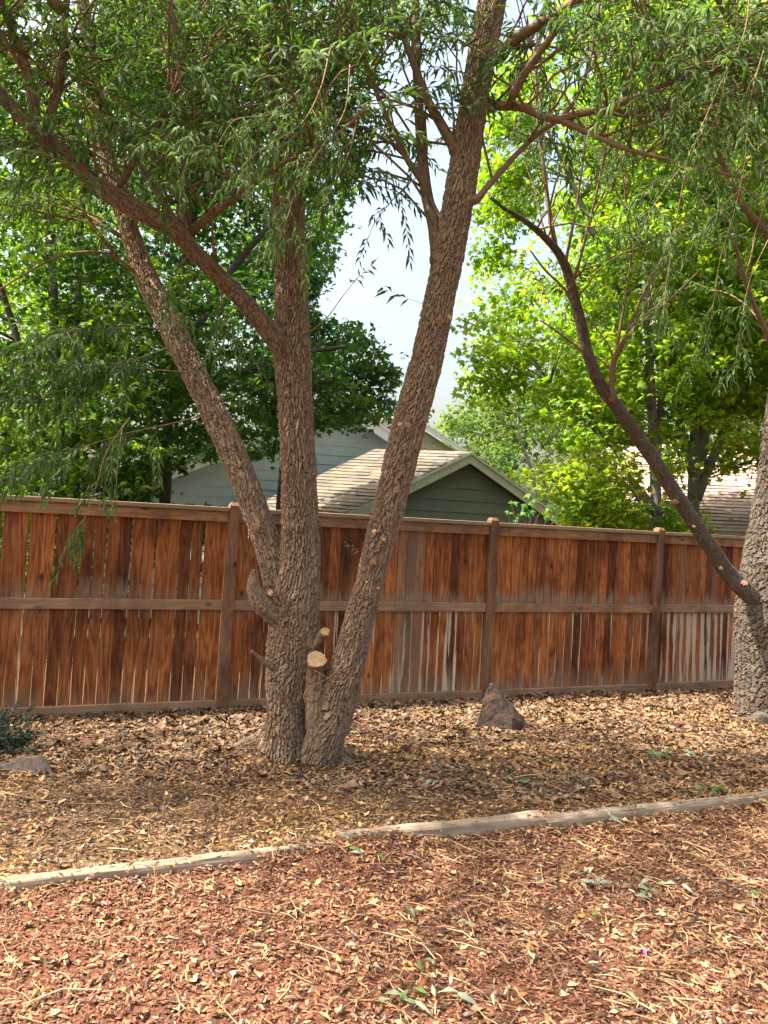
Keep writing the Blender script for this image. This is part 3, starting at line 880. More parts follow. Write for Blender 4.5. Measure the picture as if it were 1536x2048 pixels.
def dens_w(px, py):
    """how much willow foliage hangs over a place of the picture"""
    px = np.asarray(px, float); py = np.asarray(py, float)
    edge = np.interp(px, [-300, 0, 100, 250, 400, 520, 620, 690, 730, 770, 900, 1000, 1100, 1250, 1400, 1536, 1800],
                     [560, 540, 520, 500, 470, 430, 500, 540, 460, 330, 280, 320, 340, 360, 380, 430, 430])
    d = np.clip((edge - py) / 130, 0, 1) * np.where((px < 330) & (py > 60), .8, 1)
    k = np.interp(px, [-300, 300, 560, 700, 750, 800, 990, 1060, 1150, 1800], [.72, .72, .85, .9, .5, .28, .3, .8, .9, .9])
    st = np.interp(py, [0, 80, 230, 380, 540], [982, 970, 945, 925, 895])
    k = np.where((py < 150) & (px > 690) & (px < 1080), np.maximum(k, .85), k)
    k = np.where((px > 990) & (px < 1080), np.maximum(k, .6), k)
    k = np.where((np.abs(px - st) < 70) & (py > -40), .04, k)
    return d * np.where(py < -20, np.where(px < -150, 1, np.where(py < -150, .18, .5)), k)  # unseen crown: thinned overhead to let sun through, kept dense at left for shade

def willow(root, org, limbs, S, nsec, lsize=.098, zone=None):
    """secondary branches with drooping leafy shoots along the thin ends of the limbs"""
    pts = []; 
    for (Q, Rr, w) in limbs:
        n = len(Q)
        for i in range(int(n * .15), n - 1):
            pts.append((Q[i], unit((Q[i + 1] - Q[i])[None])[0], Rr[i], w))
    wgt = np.array([w * (1.0 if r < .05 else .35) for _, _, r, w in pts]); wgt /= wgt.sum()
    made = 0; tries = 0
    while made < nsec and tries < nsec * 12:
        tries += 1
        p, t, r, w = pts[RS.choice(len(pts), p=wgt)]
        d = unit((t * .6 + rdir(1, -.35, .9)[0] * np.array([1.0, .9, .9]))[None])[0]
        L = .35 + .9 * RS.rand()
        tip = p + d * L
        px, py, k = proj(tip)
        px2, py2, _ = proj(tip - np.array([0, 0, .25]))
        if k < 1.6: continue
        if RS.rand() > min((zone or dens_w)(px, py), (zone or dens_w)(px2, py2)): continue
        made += 1
        n = 6; Q = []
        for j in range(n + 1):
            f = j / n; Q.append(p + d * L * f + np.array([0, 0, .10 * L * math.sin(f * math.pi) - .08 * L * f * f]) + RS.normal(0, .012, 3) * (j > 0))
        Q = np.array(Q)
        rr = np.linspace(min(r * .6, .010), .0035, n + 1)
        S.tw.add(*tube(Q, rr, 5))
        for q in range(RS.randint(2, 5)):
            j = RS.randint(2, n + 1)
            dd = unit((d * .7 + rdir(1, -.6, .6)[0])[None])[0]
            S.shoot(Q[j], dd, .28 + .45 * RS.rand(), .35 + 1.4 * RS.rand(), .0024, lsize)
        S.shoot(Q[-1], d, .3 + .4 * RS.rand(), .5 + RS.rand(), .0026, lsize)

def finish_willow(root, org, S, nleaf=280):
    pos, d, nr, L, W, c = (np.concatenate(v) for v in (S.pos, S.d, S.n, S.L, S.W, S.c))
    px, py, k = proj(pos + unit(d) * L[:, None] * .5)
    inn = (px > 5) & (px < 1531) & (py > 5) & (py < 2043)
    size = np.where(inn, L / np.maximum(k, .3), 0)
    top = np.argsort(-size)[:nleaf]
    rest = np.ones(len(pos), bool); rest[top] = False
    V, T, cc = leaf_mesh(W_T, pos[rest], d[rest], nr[rest], L[rest], W[rest], c[rest])
    o = obj('foliage', V - org, T, M_WLEAF, root, False, cc); o['kind'] = 'stuff'
    # the largest leaves one by one
    ys = np.linspace(0, 1, 6); wd = np.array([.06, .42, .5, .44, .26, .02])
    shared = []
    for v in range(6):
        V = []; 
        for y, w in zip(ys, wd):
            zc = .12 * math.sin(y * math.pi) * (1 if v % 2 else .5) - .12 * y * y
            V += [[-w, y, zc - .02], [0, y, zc + .05], [w, y, zc - .02]]
        T = []
        for i in range(5):
            a = i * 3; T += [(a, a + 1, a + 4), (a, a + 4, a + 3), (a + 1, a + 2, a + 5), (a + 1, a + 5, a + 4)]
        cl = np.array(WC)[v % 5]
        shared.append(mesh('leaf', np.array(V), np.array(T), M_WLEAF, True, np.repeat(cl[None], len(V), 0)))
    dd = unit(d); ss = unit(np.cross(dd, nr)); nn = np.cross(ss, dd)
    for q, i in enumerate(top):
        o = bpy.data.objects.new('leaf', shared[q % 6])
        m = Matrix.Identity(4)
        for a in range(3):
            m[a][0] = ss[i][a] * W[i]; m[a][1] = dd[i][a] * L[i]; m[a][2] = nn[i][a] * L[i]; m[a][3] = pos[i][a] - org[a]
        link(o, root); o.matrix_local = m
    o = obj('twigs', np.concatenate(S.tw.v) - org, np.concatenate(S.tw.t), M_TWIG, root, True); o['kind'] = 'stuff'
    o = obj('shoots', np.concatenate(S.ty.v) - org, np.concatenate(S.ty.t), M_TWIGY, root, True); o['kind'] = 'stuff'

def limb_px(pts, d0, d1, w0, w1, d_list=None):
    n = len(pts)
    ds = d_list or [d0 + (d1 - d0) * i / (n - 1) for i in range(n)]
    Q = [P(x, y, d) for (x, y), d in zip(pts, ds)]
    rr = [(w0 + (w1 - w0) * i / (n - 1)) / 2 * d / FPX for i, d in enumerate(ds)]
    return np.array(Q), np.array(rr)

def collar(Q, rr):
    """root a limb in the nearest stem and let it swell towards it"""
    best, bd = None, .35
    for (A, B, w) in carriers:
        d = np.linalg.norm(A - Q[0], axis=1); i = int(np.argmin(d))
        if d[i] < bd: best, bd, br = A[i], d[i], B[i]
    if best is None: return Q, rr
    r0 = min(rr[0] * 1.7, br * .8)
    dirn = unit((Q[1] - Q[0])[None])[0]
    j = Q[0] + (Q[1] - Q[0]) * .18
    if bd < .02: return np.vstack([Q[:1], [j], Q[1:]]), np.concatenate([[r0, rr[0] * 1.12], rr[1:]])
    return np.vstack([best, Q[0], j, Q[1:]]), np.concatenate([[r0, r0 * .85, rr[0] * 1.08], rr[1:]])

# --- main multi-stem willow
WO = G(592, 1530); WO[2] = 0
wil = thing('willow_tree', 'multi stemmed willow with rough brown bark and a fresh cut stump in its fork', 'tree', WO)
carriers = []
def stem(name, pts, widths, ds, seed, m=M_BARK, depth=.011, du=.0065, dv=.0085, lump=.05, weight=0.0, parent=None, org=None, cu=.0175, cv=.085, flare=None):
    Q = np.array([P(x, y, d) for (x, y), d in zip(pts, ds)])
    rr = np.array([w / 2 * d / FPX for w, d in zip(widths, ds)])
    V, T, at = bark(Q, rr, du, dv, depth, cu, cv, seed, lump, flare)
    parent = parent or wil; org = WO if org is None else org
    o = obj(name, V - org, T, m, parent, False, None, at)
    if weight:
        A, B = spline(Q, rr, .12); carriers.append((A, B, weight))
    return o
def flare_main(S, TH, R):
    return .075 * np.exp(-S / .15) * (.4 + 1.1 * np.clip(np.sin(TH * 4 + 1.3), 0, 1)) + .025 * np.exp(-((S - .75) / .5) ** 2) * np.sin(TH * 2 + S * 5)
stem('trunk', [(568, 1560), (572, 1500), (576, 1400), (586, 1290), (592, 1200), (600, 1120), (599, 1000), (596, 900), (590, 800), (585, 700), (582, 560), (578, 450), (570, 300), (562, 150), (555, 0), (548, -180), (555, -400), (580, -700)],
     [88, 84, 82, 90, 96, 78, 70, 68, 68, 68, 62, 58, 54, 54, 50, 42, 32, 14], [5.42] * 8 + [5.45] * 4 + [5.5] * 6, 3, weight=.5, flare=flare_main, depth=.012, lump=.085)
stem('stem', [(572, 1260), (560, 1180), (538, 1100), (500, 990), (462, 900), (425, 820), (385, 740), (345, 660), (305, 580), (272, 500), (240, 400), (212, 300), (192, 200), (175, 80), (160, -60), (150, -300), (140, -500)],
     [56, 58, 54, 52, 51, 50, 49, 47, 44, 40, 34, 30, 28, 26, 24, 16, 8], np.linspace(5.42, 6.0, 17), 5, weight=.5, depth=.010)
stem('stem', [(628, 1572), (634, 1520), (664, 1440), (694, 1340), (714, 1260), (738, 1170), (760, 1080), (784, 990), (806, 900), (832, 800), (858, 700), (878, 600), (896, 520), (910, 440), (927, 340), (942, 240), (962, 120), (985, 0), (1005, -150), (1030, -400), (1060, -700)],
     [70, 74, 76, 66, 60, 57, 58, 62, 64, 64, 61, 59, 59, 58, 57, 56, 55, 54, 48, 34, 12], np.linspace(5.36, 5.15, 21), 9, weight=.4, depth=.011, lump=.07)
stem('limb', [(580, 730), (556, 685), (515, 635), (470, 585), (430, 545), (385, 500), (350, 462), (300, 435), (225, 395), (160, 340), (95, 280), (30, 220), (-20, 170), (-120, 60), (-240, -120)],
     [40, 42, 36, 34, 33, 33, 35, 33, 31, 30, 28, 27, 25, 19, 10], np.linspace(5.42, 4.5, 15), 14, M_LIMB, depth=.009, weight=1.0, cu=.024, cv=.05)
for nm, pts, w0, w1, d0, d1, wt in [
    ('limb', [(72, 262), (66, 190), (45, 110), (12, 30), (-20, -80), (-60, -250)], 27, 10, 4.75, 4.6, 1.2),
    ('limb', [(92, 280), (105, 215), (122, 150), (128, 70), (133, 0), (140, -150), (150, -320)], 26, 8, 4.8, 4.9, 1.2),
    ('limb', [(228, 390), (270, 320), (320, 245), (358, 150), (372, 80), (400, 10), (430, -120), (450, -260)], 18, 7, 4.95, 4.8, 1.2),
    ('limb', [(368, 460), (366, 380), (366, 280), (364, 180), (352, 80), (344, 0), (330, -150), (320, -320)], 21, 9, 5.1, 5.1, 1.2),
    ('limb', [(376, 470), (420, 430), (470, 395), (530, 350), (590, 310), (660, 280), (740, 210)], 22, 6, 5.15, 4.7, 1.2),
    ('limb', [(350, 440), (305, 370), (262, 300), (225, 240), (190, 140), (170, 0), (150, -150)], 15, 7, 5.1, 5.4, 1.0),
    ('limb', [(270, 545), (240, 520), (200, 505), (120, 512), (30, 560), (-60, 620)], 9, 3, 5.7, 5.2, .5),
    ('limb', [(262, 490), (215, 455), (150, 440), (60, 420), (-40, 400)], 9, 4, 5.8, 5.4, .8),
    ('limb', [(560, 40), (520, -60), (450, -180), (360, -300), (250, -380)], 26, 8, 5.5, 4.2, 1.0),
    ('limb', [(585, 330), (625, 230), (670, 140), (700, 60), (720, -60), (740, -220)], 18, 8, 5.45, 5.2, .9),
    ('limb', [(550, -100), (600, -200), (680, -320), (760, -420)], 24, 8, 5.5, 4.4, .8),
    ('limb', [(878, 520), (868, 450), (852, 380), (842, 280), (836, 180), (830, 90), (828, 0), (825, -150), (810, -350)], 34, 9, 5.22, 5.6, .9),
    ('limb', [(846, 365), (815, 320), (785, 260), (755, 190), (730, 120), (715, 60), (690, -60)], 16, 7, 5.3, 5.0, .7),
    ('limb', [(912, 300), (880, 245), (852, 195), (832, 140), (810, 80), (785, 0), (750, -140)], 26, 9, 5.18, 4.9, .7),
    ('limb', [(893, 452), (878, 430), (860, 395)], 12, 8, 5.2, 5.25, 0),
    ('limb', [(985, 212), (1015, 212), (1050, 216), (1085, 232), (1120, 240)], 20, 19, 5.2, 5.0, .3),
    ('limb', [(1118, 240), (1160, 228), (1215, 216), (1280, 190), (1340, 165), (1420, 145), (1540, 120), (1700, 60)], 18, 6, 5.0, 4.5, 1.3),
    ('limb', [(1116, 238), (1170, 262), (1230, 290), (1290, 308), (1350, 322), (1420, 340), (1520, 365)], 15, 4, 5.0, 4.6, .9),
    ('limb', [(1225, 216), (1270, 232), (1330, 226), (1420, 206), (1540, 188)], 9, 4, 4.95, 4.6, .7),
    ('limb', [(955, 398), (985, 362), (1030, 312), (1075, 268), (1115, 240), (1150, 200), (1180, 120), (1200, 0)], 16, 7, 5.15, 5.4, .5),
    ('limb', [(1000, 105), (1040, 72), (1085, 45), (1130, 18), (1200, -40), (1300, -120), (1450, -220)], 30, 9, 5.15, 4.6, 1.2),
    ('limb', [(1022, 196), (1048, 150), (1075, 110), (1105, 70), (1140, 15), (1190, -90), (1260, -250)], 22, 9, 5.05, 4.6, 1.2),
    ('limb', [(-20, 170), (-250, 20), (-600, -120), (-900, -260), (-1200, -350)], 34, 8, 4.6, 4.1, 1.1),  # added out of view so its foliage shades the left bed
    ('limb', [(-110, 70), (-350, 60), (-700, 0), (-1000, -60)], 26, 8, 4.6, 5.3, 1.0),  # second unseen limb, added to shade the bed
    ('limb', [(990, -40), (940, -160), (870, -280), (800, -380)], 22, 8, 5.1, 4.0, .6),
    ('limb', [(1010, -160), (1100, -260), (1250, -360), (1400, -420)], 24, 8, 5.1, 4.2, 1.0),
    ('limb', [(560, -250), (480, -380), (350, -520), (200, -620)], 20, 8, 5.5, 4.4, .8)]:
    Q, rr = limb_px(pts, d0, d1, w0 * .85, w1 * .85)
    Q, rr = collar(Q, rr)
    if w0 >= 18:
        V, T, at = bark(Q, rr, .0075, .011, .005, .02, .05, int(w0 * 7), .05)
    else:
        V, T = tube(Q, rr, 8, .05); at = {'plate': np.ones(len(V)), 'pid': RS.rand(len(V))}
        V = V + RS.normal(0, .0012, V.shape)
    obj(nm, V - WO, T, M_LIMB, wil, True, None, at)
    if wt:
        A, B = spline(Q, rr, .12); carriers.append((A, B, wt))
for q3, wt in [([(-2.0, 4.4, 4.6), (-2.7, 3.7, 5.2), (-3.2, 2.9, 5.5), (-3.5, 2.2, 5.7)], 1.1), ([(-1.6, 4.5, 4.9), (-1.9, 3.6, 5.6), (-2.0, 2.8, 6.0)], .8)]:  # unseen limbs added to throw dappled shade on the foreground
    Q, rr = collar(np.array(q3), np.linspace(.035, .012, len(q3)))
    V, T = tube(Q, rr, 8, .06)
    obj('limb', V - WO, T, M_LIMB, wil, True, None, {'plate': np.ones(len(V)), 'pid': RS.rand(len(V))})
    A, B = spline(Q, rr, .12); carriers.append((A, B, wt))
S = Shoots()
willow(wil, WO, carriers, S, 470)
# hanging sprays the photograph shows one by one
def spray_px(pts, d0, d1, side=6, ls=.085, sl=(.2, .4), droop=1.2, cols=None, dens=1.0, r=.005):
    Q = np.array(pl(pts, d0, d1)); A, _ = spline(Q, np.ones(len(Q)), .06)
    S.ty.add(*tube(A, np.linspace(r, .0018, len(A)), 5))
    for k in range(side):
        i = int(len(A) * (.25 + .75 * (k + RS.rand()) / side)); i = min(i, len(A) - 2)
        t = unit((A[i + 1] - A[i])[None])[0]
        S.shoot(A[i], t * .8 + rdir(1, -.5, .4)[0] * .8, sl[0] + (sl[1] - sl[0]) * RS.rand(), droop, .0018, ls, cols, dens)
    S.shoot(A[-2], A[-1] - A[-2], sl[0], droop, .0018, ls, cols, dens)
for a in [([(375, 745), (300, 738), (200, 725), (100, 735), (0, 760)], 5.4, 4.7, 11), ([(352, 690), (270, 720), (180, 760), (90, 790), (-20, 800)], 5.5, 4.6, 11),
          ([(415, 830), (330, 850), (240, 870), (150, 900), (60, 930), (-10, 985)], 5.4, 4.4, 11), ([(330, 660), (250, 650), (150, 660), (60, 700)], 5.6, 4.8, 9),
          ([(260, 835), (215, 900), (190, 980), (165, 1050)], 4.8, 4.6, 3), ([(245, 855), (236, 920), (232, 985)], 4.8, 4.75, 0),
          ([(300, 560), (330, 600), (350, 640)], 5.6, 5.3, 4), ([(420, 545), (440, 580), (450, 640), (470, 680)], 5.2, 5.0, 5), ([(390, 500), (350, 540), (330, 590)], 5.1, 4.9, 5),
          ([(660, 100), (640, 180), (600, 250), (520, 300), (460, 360)], 4.4, 3.7, 9), ([(700, 130), (690, 220), (640, 300), (600, 360), (570, 450)], 4.6, 4.0, 9),
          ([(720, 200), (700, 300), (660, 380), (620, 470)], 4.8, 4.4, 7), ([(600, 180), (540, 230), (470, 240), (430, 300)], 4.3, 3.8, 8),
          ([(840, 350), (815, 370), (785, 400), (750, 445), (735, 480)], 5.3, 5.0, 2), 
          ([(612, 668), (650, 640), (680, 600), (715, 555)], 5.4, 5.1, 0),
          ([(1500, -60), (1490, 60), (1440, 170), (1400, 260)], 4.0, 3.8, 4), ([(1460, 100), (1430, 240), (1350, 350), (1300, 420)], 4.4, 4.0, 7),
          ([(1540, 60), (1500, 200), (1490, 320), (1470, 420)], 4.0, 3.9, 8), ([(1380, 300), (1360, 400), (1340, 520), (1325, 620)], 4.6, 4.5, 6)]:
    lowleft = a[0][0][0] < 460 and a[0][0][1] > 640 and a[3] > 4
    spray_px(a[0], a[1], a[2], a[3] * (2 if lowleft else 1), .098 if lowleft else .085, (.22, .45), 1.2, None, 1.35 if lowleft else 1.0)
S.shoot(P(880, 622, 5.0), P(800, 595, 4.9) - P(880, 622, 5.0), .42, .12, .002, .13, None, .45, .5)
S.shoot(P(850, 260, 5.2), P(800, 380, 5.0) - P(850, 260, 5.2), .55, .2, .002, .10, None, .7, .4)
S.shoot(P(170, 1050, 4.6), P(148, 1130, 4.6) - P(170, 1050, 4.6), .28, .3, .002, .07, WC, 1.8, .1)
S.shoot(P(165, 1040, 4.62), P(140, 1120, 4.55) - P(165, 1040, 4.62), .25, .3, .002, .07, WC, 1.6, .1)
S.shoot(P(722, 1105, 5.2), P(690, 1085, 5.1) - P(722, 1105, 5.2), .16, .1, .0015, .05, [(.2, .24, .12)], 1.2, .1)
finish_willow(wil, WO, S)

# stump, cut faces, scars and stubs of the willow
def cut_material():
    m, n, l, bs = mat('fresh_cut_wood')
    tc = nd(n, 'ShaderNodeTexCoord').outputs['Object']
    w = nd(n, 'ShaderNodeTexWave', wave_type='RINGS', rings_direction='Z'); w.inputs['Scale'].default_value = 45; w.inputs['Distortion'].default_value = 3
    l.new(tc, w.inputs['Vector'])
    f = noise(n, l, tc, 40, 4)
    c = mixc(n, l, w.outputs['Fac'], (.36, .21, .10), (.52, .34, .18))
    c = mixc(n, l, math_(n, l, 'MULTIPLY', math_(n, l, 'SUBTRACT', f, .46, True), 3.5, True), c, (.27, .13, .06))
    l.new(c, bs.inputs['Base Color']); bs.inputs['Roughness'].default_value = .8
    return m
M_CUT = cut_material()
M_SCAR = simple('orange_scar', (.17, .085, .045), (.31, .165, .09), 30, .9)
M_DARK = simple('dead_dark_wood', (.045, .038, .035), (.10, .085, .075), 20, .9)
def disc(name, c, nrm, rx, m, par=wil, org=WO, th=.006, squash=1.0, rough=.12):
    nrm = unit(np.array(nrm, float)[None])[0]
    a = np.cross(nrm, [0, 0, 1.0]); a = a / np.linalg.norm(a) if np.linalg.norm(a) > .1 else np.array([1.0, 0, 0]); b = np.cross(nrm, a)
    k = 22; th_ = np.arange(k) * 2 * math.pi / k
    r = rx * (1 + rough * (RS.rand(k) - .5) * 2)
    ring = np.stack([np.cos(th_) * r, np.sin(th_) * r * squash, np.zeros(k)], 1)
    V = np.vstack([ring * [1.02, 1.02, 1] - [0, 0, th * 3], ring, ring * [.6, .6, 1] + [0, 0, th * .4], [[0, 0, th * .5]]])
    i = np.arange(k); j = (i + 1) % k
    T = np.concatenate([np.stack([i, j, k + j], 1), np.stack([i, k + j, k + i], 1), np.stack([k + i, k + j, 2 * k + j], 1), np.stack([k + i, 2 * k + j, 2 * k + i], 1), np.stack([2 * k + i, 2 * k + j, np.full(k, 3 * k)], 1)])
    o = bpy.data.objects.new(name, mesh(name, V, T, m, False))
    mm = Matrix.Identity(4)
    p = np.asarray(c) - org
    for q in range(3): mm[q][0], mm[q][1], mm[q][2], mm[q][3] = a[q], b[q], nrm[q], p[q]
    link(o, par); o.matrix_local = mm
    return o
st_top = P(633, 1319, 5.225); st_b = P(632, 1336, 5.29); st_ax = unit((st_top - st_b)[None])[0]
V, T, at = bark(np.array([P(642, 1510, 5.30), P(631, 1430, 5.30), P(630, 1368, 5.32), st_b, st_top]), np.array([.085, .072, .066, .062, .060]), .0065, .008, .008, .024, .05, 22, .1)
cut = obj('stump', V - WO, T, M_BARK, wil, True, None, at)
disc('cut_face', st_top + st_ax * .006, st_ax, .065, M_CUT, wil, WO, .004)
s2 = P(651, 1263, 5.27); a2 = unit(np.array([[.35, -.80, .5]]))[0]
V, T, at = bark(np.array([P(608, 1320, 5.4), P(628, 1288, 5.36), P(643, 1270, 5.32), s2]), np.array([.06, .042, .034, .030]), .006, .008, .005, .02, .04, 31, .1)
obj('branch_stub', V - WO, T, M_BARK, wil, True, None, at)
disc('cut_face', s2 + a2 * .004, a2, .030, M_CUT)
V, T, at = bark(np.array([P(620, 1370, 5.5), P(668, 1345, 5.45), P(690, 1330, 5.4)]), np.array([.05, .045, .02]), .008, .01, .004, .02, .04, 33, .1)
obj('dead_stub', V - WO, T, M_DARK, wil, True, None, at)
V, T, at = bark(np.array([P(560, 1245, 5.36), P(528, 1212, 5.31), P(512, 1188, 5.29), P(507, 1166, 5.28), P(510, 1140, 5.27)]), np.array([.06, .066, .056, .042, .018]), .006, .007, .010, .02, .03, 37, .3)
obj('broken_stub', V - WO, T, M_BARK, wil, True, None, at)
for ra, rl2, r0 in [(200, .34, .075), (245, .30, .07), (285, .26, .06), (160, .30, .06), (330, .30, .065), (20, .28, .06)]:
    cb = (G(560, 1500) if 90 < ra < 290 else G(632, 1525)); dr = np.array([math.cos(rad(ra)), math.sin(rad(ra)), 0])
    Q = np.array([cb + dr * .02 + [0, .06, .30], cb + dr * .07 + [0, .05, .16], cb + dr * .16 + [0, .04, .06], cb + dr * rl2 + [0, .03, .0], cb + dr * (rl2 + .12) + [0, .03, -.05]])
    V, T, at = bark(Q, np.array([.05, r0, r0 * .95, r0 * .7, .02]), .0075, .009, .009, .02, .05, int(ra), .16)
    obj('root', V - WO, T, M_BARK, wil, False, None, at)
V, T, at = bark(np.array([P(545, 1335, 5.3), P(522, 1318, 5.25), P(503, 1302, 5.2)]), np.array([.02, .015, .010]), .005, .008, .003, .02, .04, 39, .2)
obj('twig_stub', V - WO, T, M_BARK, wil, True, None, at)
Fv = -F_
for x, y, d, r, m, nv in [(540, 1185, 5.245, .022, M_CUT, (-.5, -.8, .2)), (768, 1078, 5.17, .014, M_CUT, (.2, -1, .2)), (746, 1124, 5.17, .024, M_SCAR, (-.1, -1, .1)),
                      (800, 848, 5.12, .016, M_CUT, (-.5, -.9, .1)), (815, 850, 5.11, .022, M_SCAR, (-.2, -1, .1)), (779, 1030, 5.14, .016, M_SCAR, (0, -1, .1)),
                      (733, 1164, 5.19, .011, M_CUT, (-.3, -1, .1)), (757, 1176, 5.20, .011, M_CUT, (.3, -1, .1)), (900, 634, 4.99, .022, M_CUT, (.75, -.6, .3)),
                      (438, 821, 5.55, .012, M_CUT, (.5, -.8, .2)), (512, 1052, 5.35, .028, M_SCAR, (-.2, -1, .1)), (880, 640, 4.98, .03, M_SCAR, (.3, -.9, -.2)),
                      (865, 735, 5.06, .014, M_CUT, (.8, -.5, .1)), (748, 1062, 5.16, .016, M_CUT, (-.6, -.8, .2)), (868, 822, 5.08, .014, M_SCAR, (.9, -.4, .1))]:
    disc('pruning_scar', P(x, y, d), nv, r, m, th=.003, squash=.8, rough=.3)
# peeled strip of bark on the left limb
Q, rr = limb_px([(230, 400), (262, 412), (300, 428), (330, 440)], 4.93, 5.03, 10, 3)
obj('peeled_strip', tube(Q + np.array([0, -.055, .03]), np.array([.004, .02, .017, .003]), 8, .02)[0] - WO, tube(Q, np.array([.004, .02, .017, .003]), 8, .02)[1], M_SCAR, wil, True)
# thin vines in the fork
tv = MB()
for pts, d in [([(612, 1410), (608, 1390), (620, 1375), (650, 1360), (672, 1345), (690, 1338)], 5.12), ([(628, 1340), (645, 1350), (660, 1358), (680, 1352)], 5.14), ([(640, 1345), (640, 1365), (648, 1385), (652, 1392)], 5.1), ([(660, 1360), (668, 1375), (672, 1385)], 5.15)]:
    tv.add(*tube(pl(pts, d), np.full(len(pts), .0045), 5, .02))
obj('vines', np.concatenate(tv.v) - WO, np.concatenate(tv.t), M_TWIG, wil, True)

# --- right hand willow
RO = G(1548, 1447); RO[2] = 0
rwil = thing('willow_tree', 'grey barked willow at the right edge with a long limb leaning left over the fence', 'tree', RO)
main_car = carriers; carriers = []
def flare_r(S, TH, R):
    return .13 * np.exp(-S / .22) * (.5 + .9 * np.clip(np.sin(TH * 3 + .5), 0, 1)) + .02 * np.sin(TH * 4 + S * 3) * np.exp(-S)
stem('trunk', [(1556, 1485), (1554, 1440), (1552, 1350), (1550, 1250), (1552, 1150), (1560, 1050), (1572, 950), (1590, 800), (1612, 600), (1640, 300), (1680, 0), (1720, -300)],
     [160, 152, 146, 144, 136, 112, 104, 98, 88, 70, 50, 20], [7.5] * 12, 41, M_BARK_SHADED, .011, .011, .012, .06, .6, rwil, RO, .034, .09, flare_r)
stem('limb', [(1535, 1215), (1490, 1180), (1450, 1138), (1415, 1085), (1375, 1025), (1338, 968), (1305, 915), (1268, 865), (1235, 815), (1200, 768), (1178, 715), (1160, 640), (1142, 570), (1125, 520), (1095, 480), (1050, 442), (1010, 418), (980, 395)],
     [42, 36, 31, 29, 28, 28, 28, 28, 26, 24, 22, 21, 19, 17, 14, 10, 7, 5], np.linspace(7.4, 6.3, 18), 45, M_BARK_SHADED, .007, .009, .010, .05, .9, rwil, RO, .024, .05)
for pts, w0, w1, d0, d1, wt in [
    ([(1112, 500), (1098, 420), (1088, 340), (1078, 260), (1072, 160), (1075, 40)], 13, 6, 6.55, 6.6, .8),
    ([(1228, 800), (1222, 745), (1240, 690), (1290, 640), (1350, 590), (1400, 540)], 13, 4, 6.8, 6.4, .5),
    ([(1225, 760), (1235, 690), (1250, 600), (1262, 510), (1252, 400), (1240, 300)], 9, 4, 6.8, 6.5, .5),
    ([(1160, 640), (1130, 580), (1090, 540), (1060, 500)], 9, 4, 6.7, 6.5, .4), ([(1178, 715), (1150, 690), (1110, 660), (1080, 640)], 8, 4, 6.75, 6.6, .4),
    ([(1142, 575), (1165, 500), (1190, 400), (1210, 300), (1225, 200)], 9, 4, 6.6, 6.2, .6), ([(1130, 530), (1150, 430), (1165, 330), (1175, 230)], 8, 4, 6.6, 6.5, .6),
    ([(1240, 700), (1300, 560), (1370, 450), (1430, 380)], 8, 4, 6.7, 6.2, .5), ([(1600, 600), (1540, 480), (1480, 400), (1430, 280), (1400, 120)], 26, 8, 7.4, 6.4, 1.2),
    ([(1590, 760), (1540, 680), (1490, 560), (1460, 440)], 18, 6, 7.4, 6.6, .8), ([(1640, 300), (1560, 200), (1480, 80), (1400, -60)], 24, 8, 7.5, 6.2, 1.2), ([(1660, 150), (1600, 0), (1500, -150), (1350, -280)], 24, 8, 7.5, 6.0, 1.0)]:
    Q, rr = limb_px(pts, d0, d1, w0 * .8, w1 * .8)
    Q, rr = collar(Q, rr)
    V, T = tube(Q, rr, 8, .06)
    obj('limb', V - RO, T, M_LIMB, rwil, True, None, {'plate': np.ones(len(V)), 'pid': RS.rand(len(V))})
    A, B = spline(Q, rr, .12); carriers.append((A, B, wt))
def dens_r(px, py):
    px = np.asarray(px, float); py = np.asarray(py, float)
    a = np.interp(py, [-300, 200, 330, 420, 520, 640, 720, 780], [1, .9, .75, .45, .3, .2, .12, 0])
    return np.where(px < 1010, .1, a) * np.where(px > 1250, 1, .8)
S = Shoots()
willow(rwil, RO, carriers, S, 130, .09, dens_r)
for a in [([(1470, 420), (1440, 520), (1425, 620), (1410, 700)], 6.2, 6.0, 6), ([(1536, 480), (1500, 560), (1480, 660), (1470, 740)], 6.0, 5.9, 6), ([(1345, 480), (1335, 560), (1320, 640)], 5.6, 5.5, 5)]:
    spray_px(a[0], a[1], a[2], a[3], .1)
finish_willow(rwil, RO, S, 150)
for x, y, d, r, m, nv in [(1488, 1165, 7.18, .03, M_SCAR, (-.6, -.8, .3)), (1443, 1135, 7.05, .018, M_CUT, (.3, -.9, .4)), (1308, 985, 6.95, .02, M_CUT, (.2, -1, .2)), (1388, 1052, 6.98, .015, M_CUT, (-.3, -1, .2)), (1350, 1003, 6.97, .03, M_SCAR, (0, -1, .2))]:
    disc('pruning_scar', P(x, y, d), nv, r, m, rwil, RO, .004, .8, .3)
V, T, at = bark(np.array([G(1522, 1450) + [0, .1, .04], G(1524, 1452) + [0, -.09, .05]]), np.array([.10, .085]), .01, .012, .01, .03, .05, 55, .1)
obj('root_stub', V - RO, T, M_BARK_SHADED, rwil, True, None, at)
disc('cut_face', G(1524, 1452) + [0, -.095, .05], (0, -1, .1), .055, M_DARK, rwil, RO)

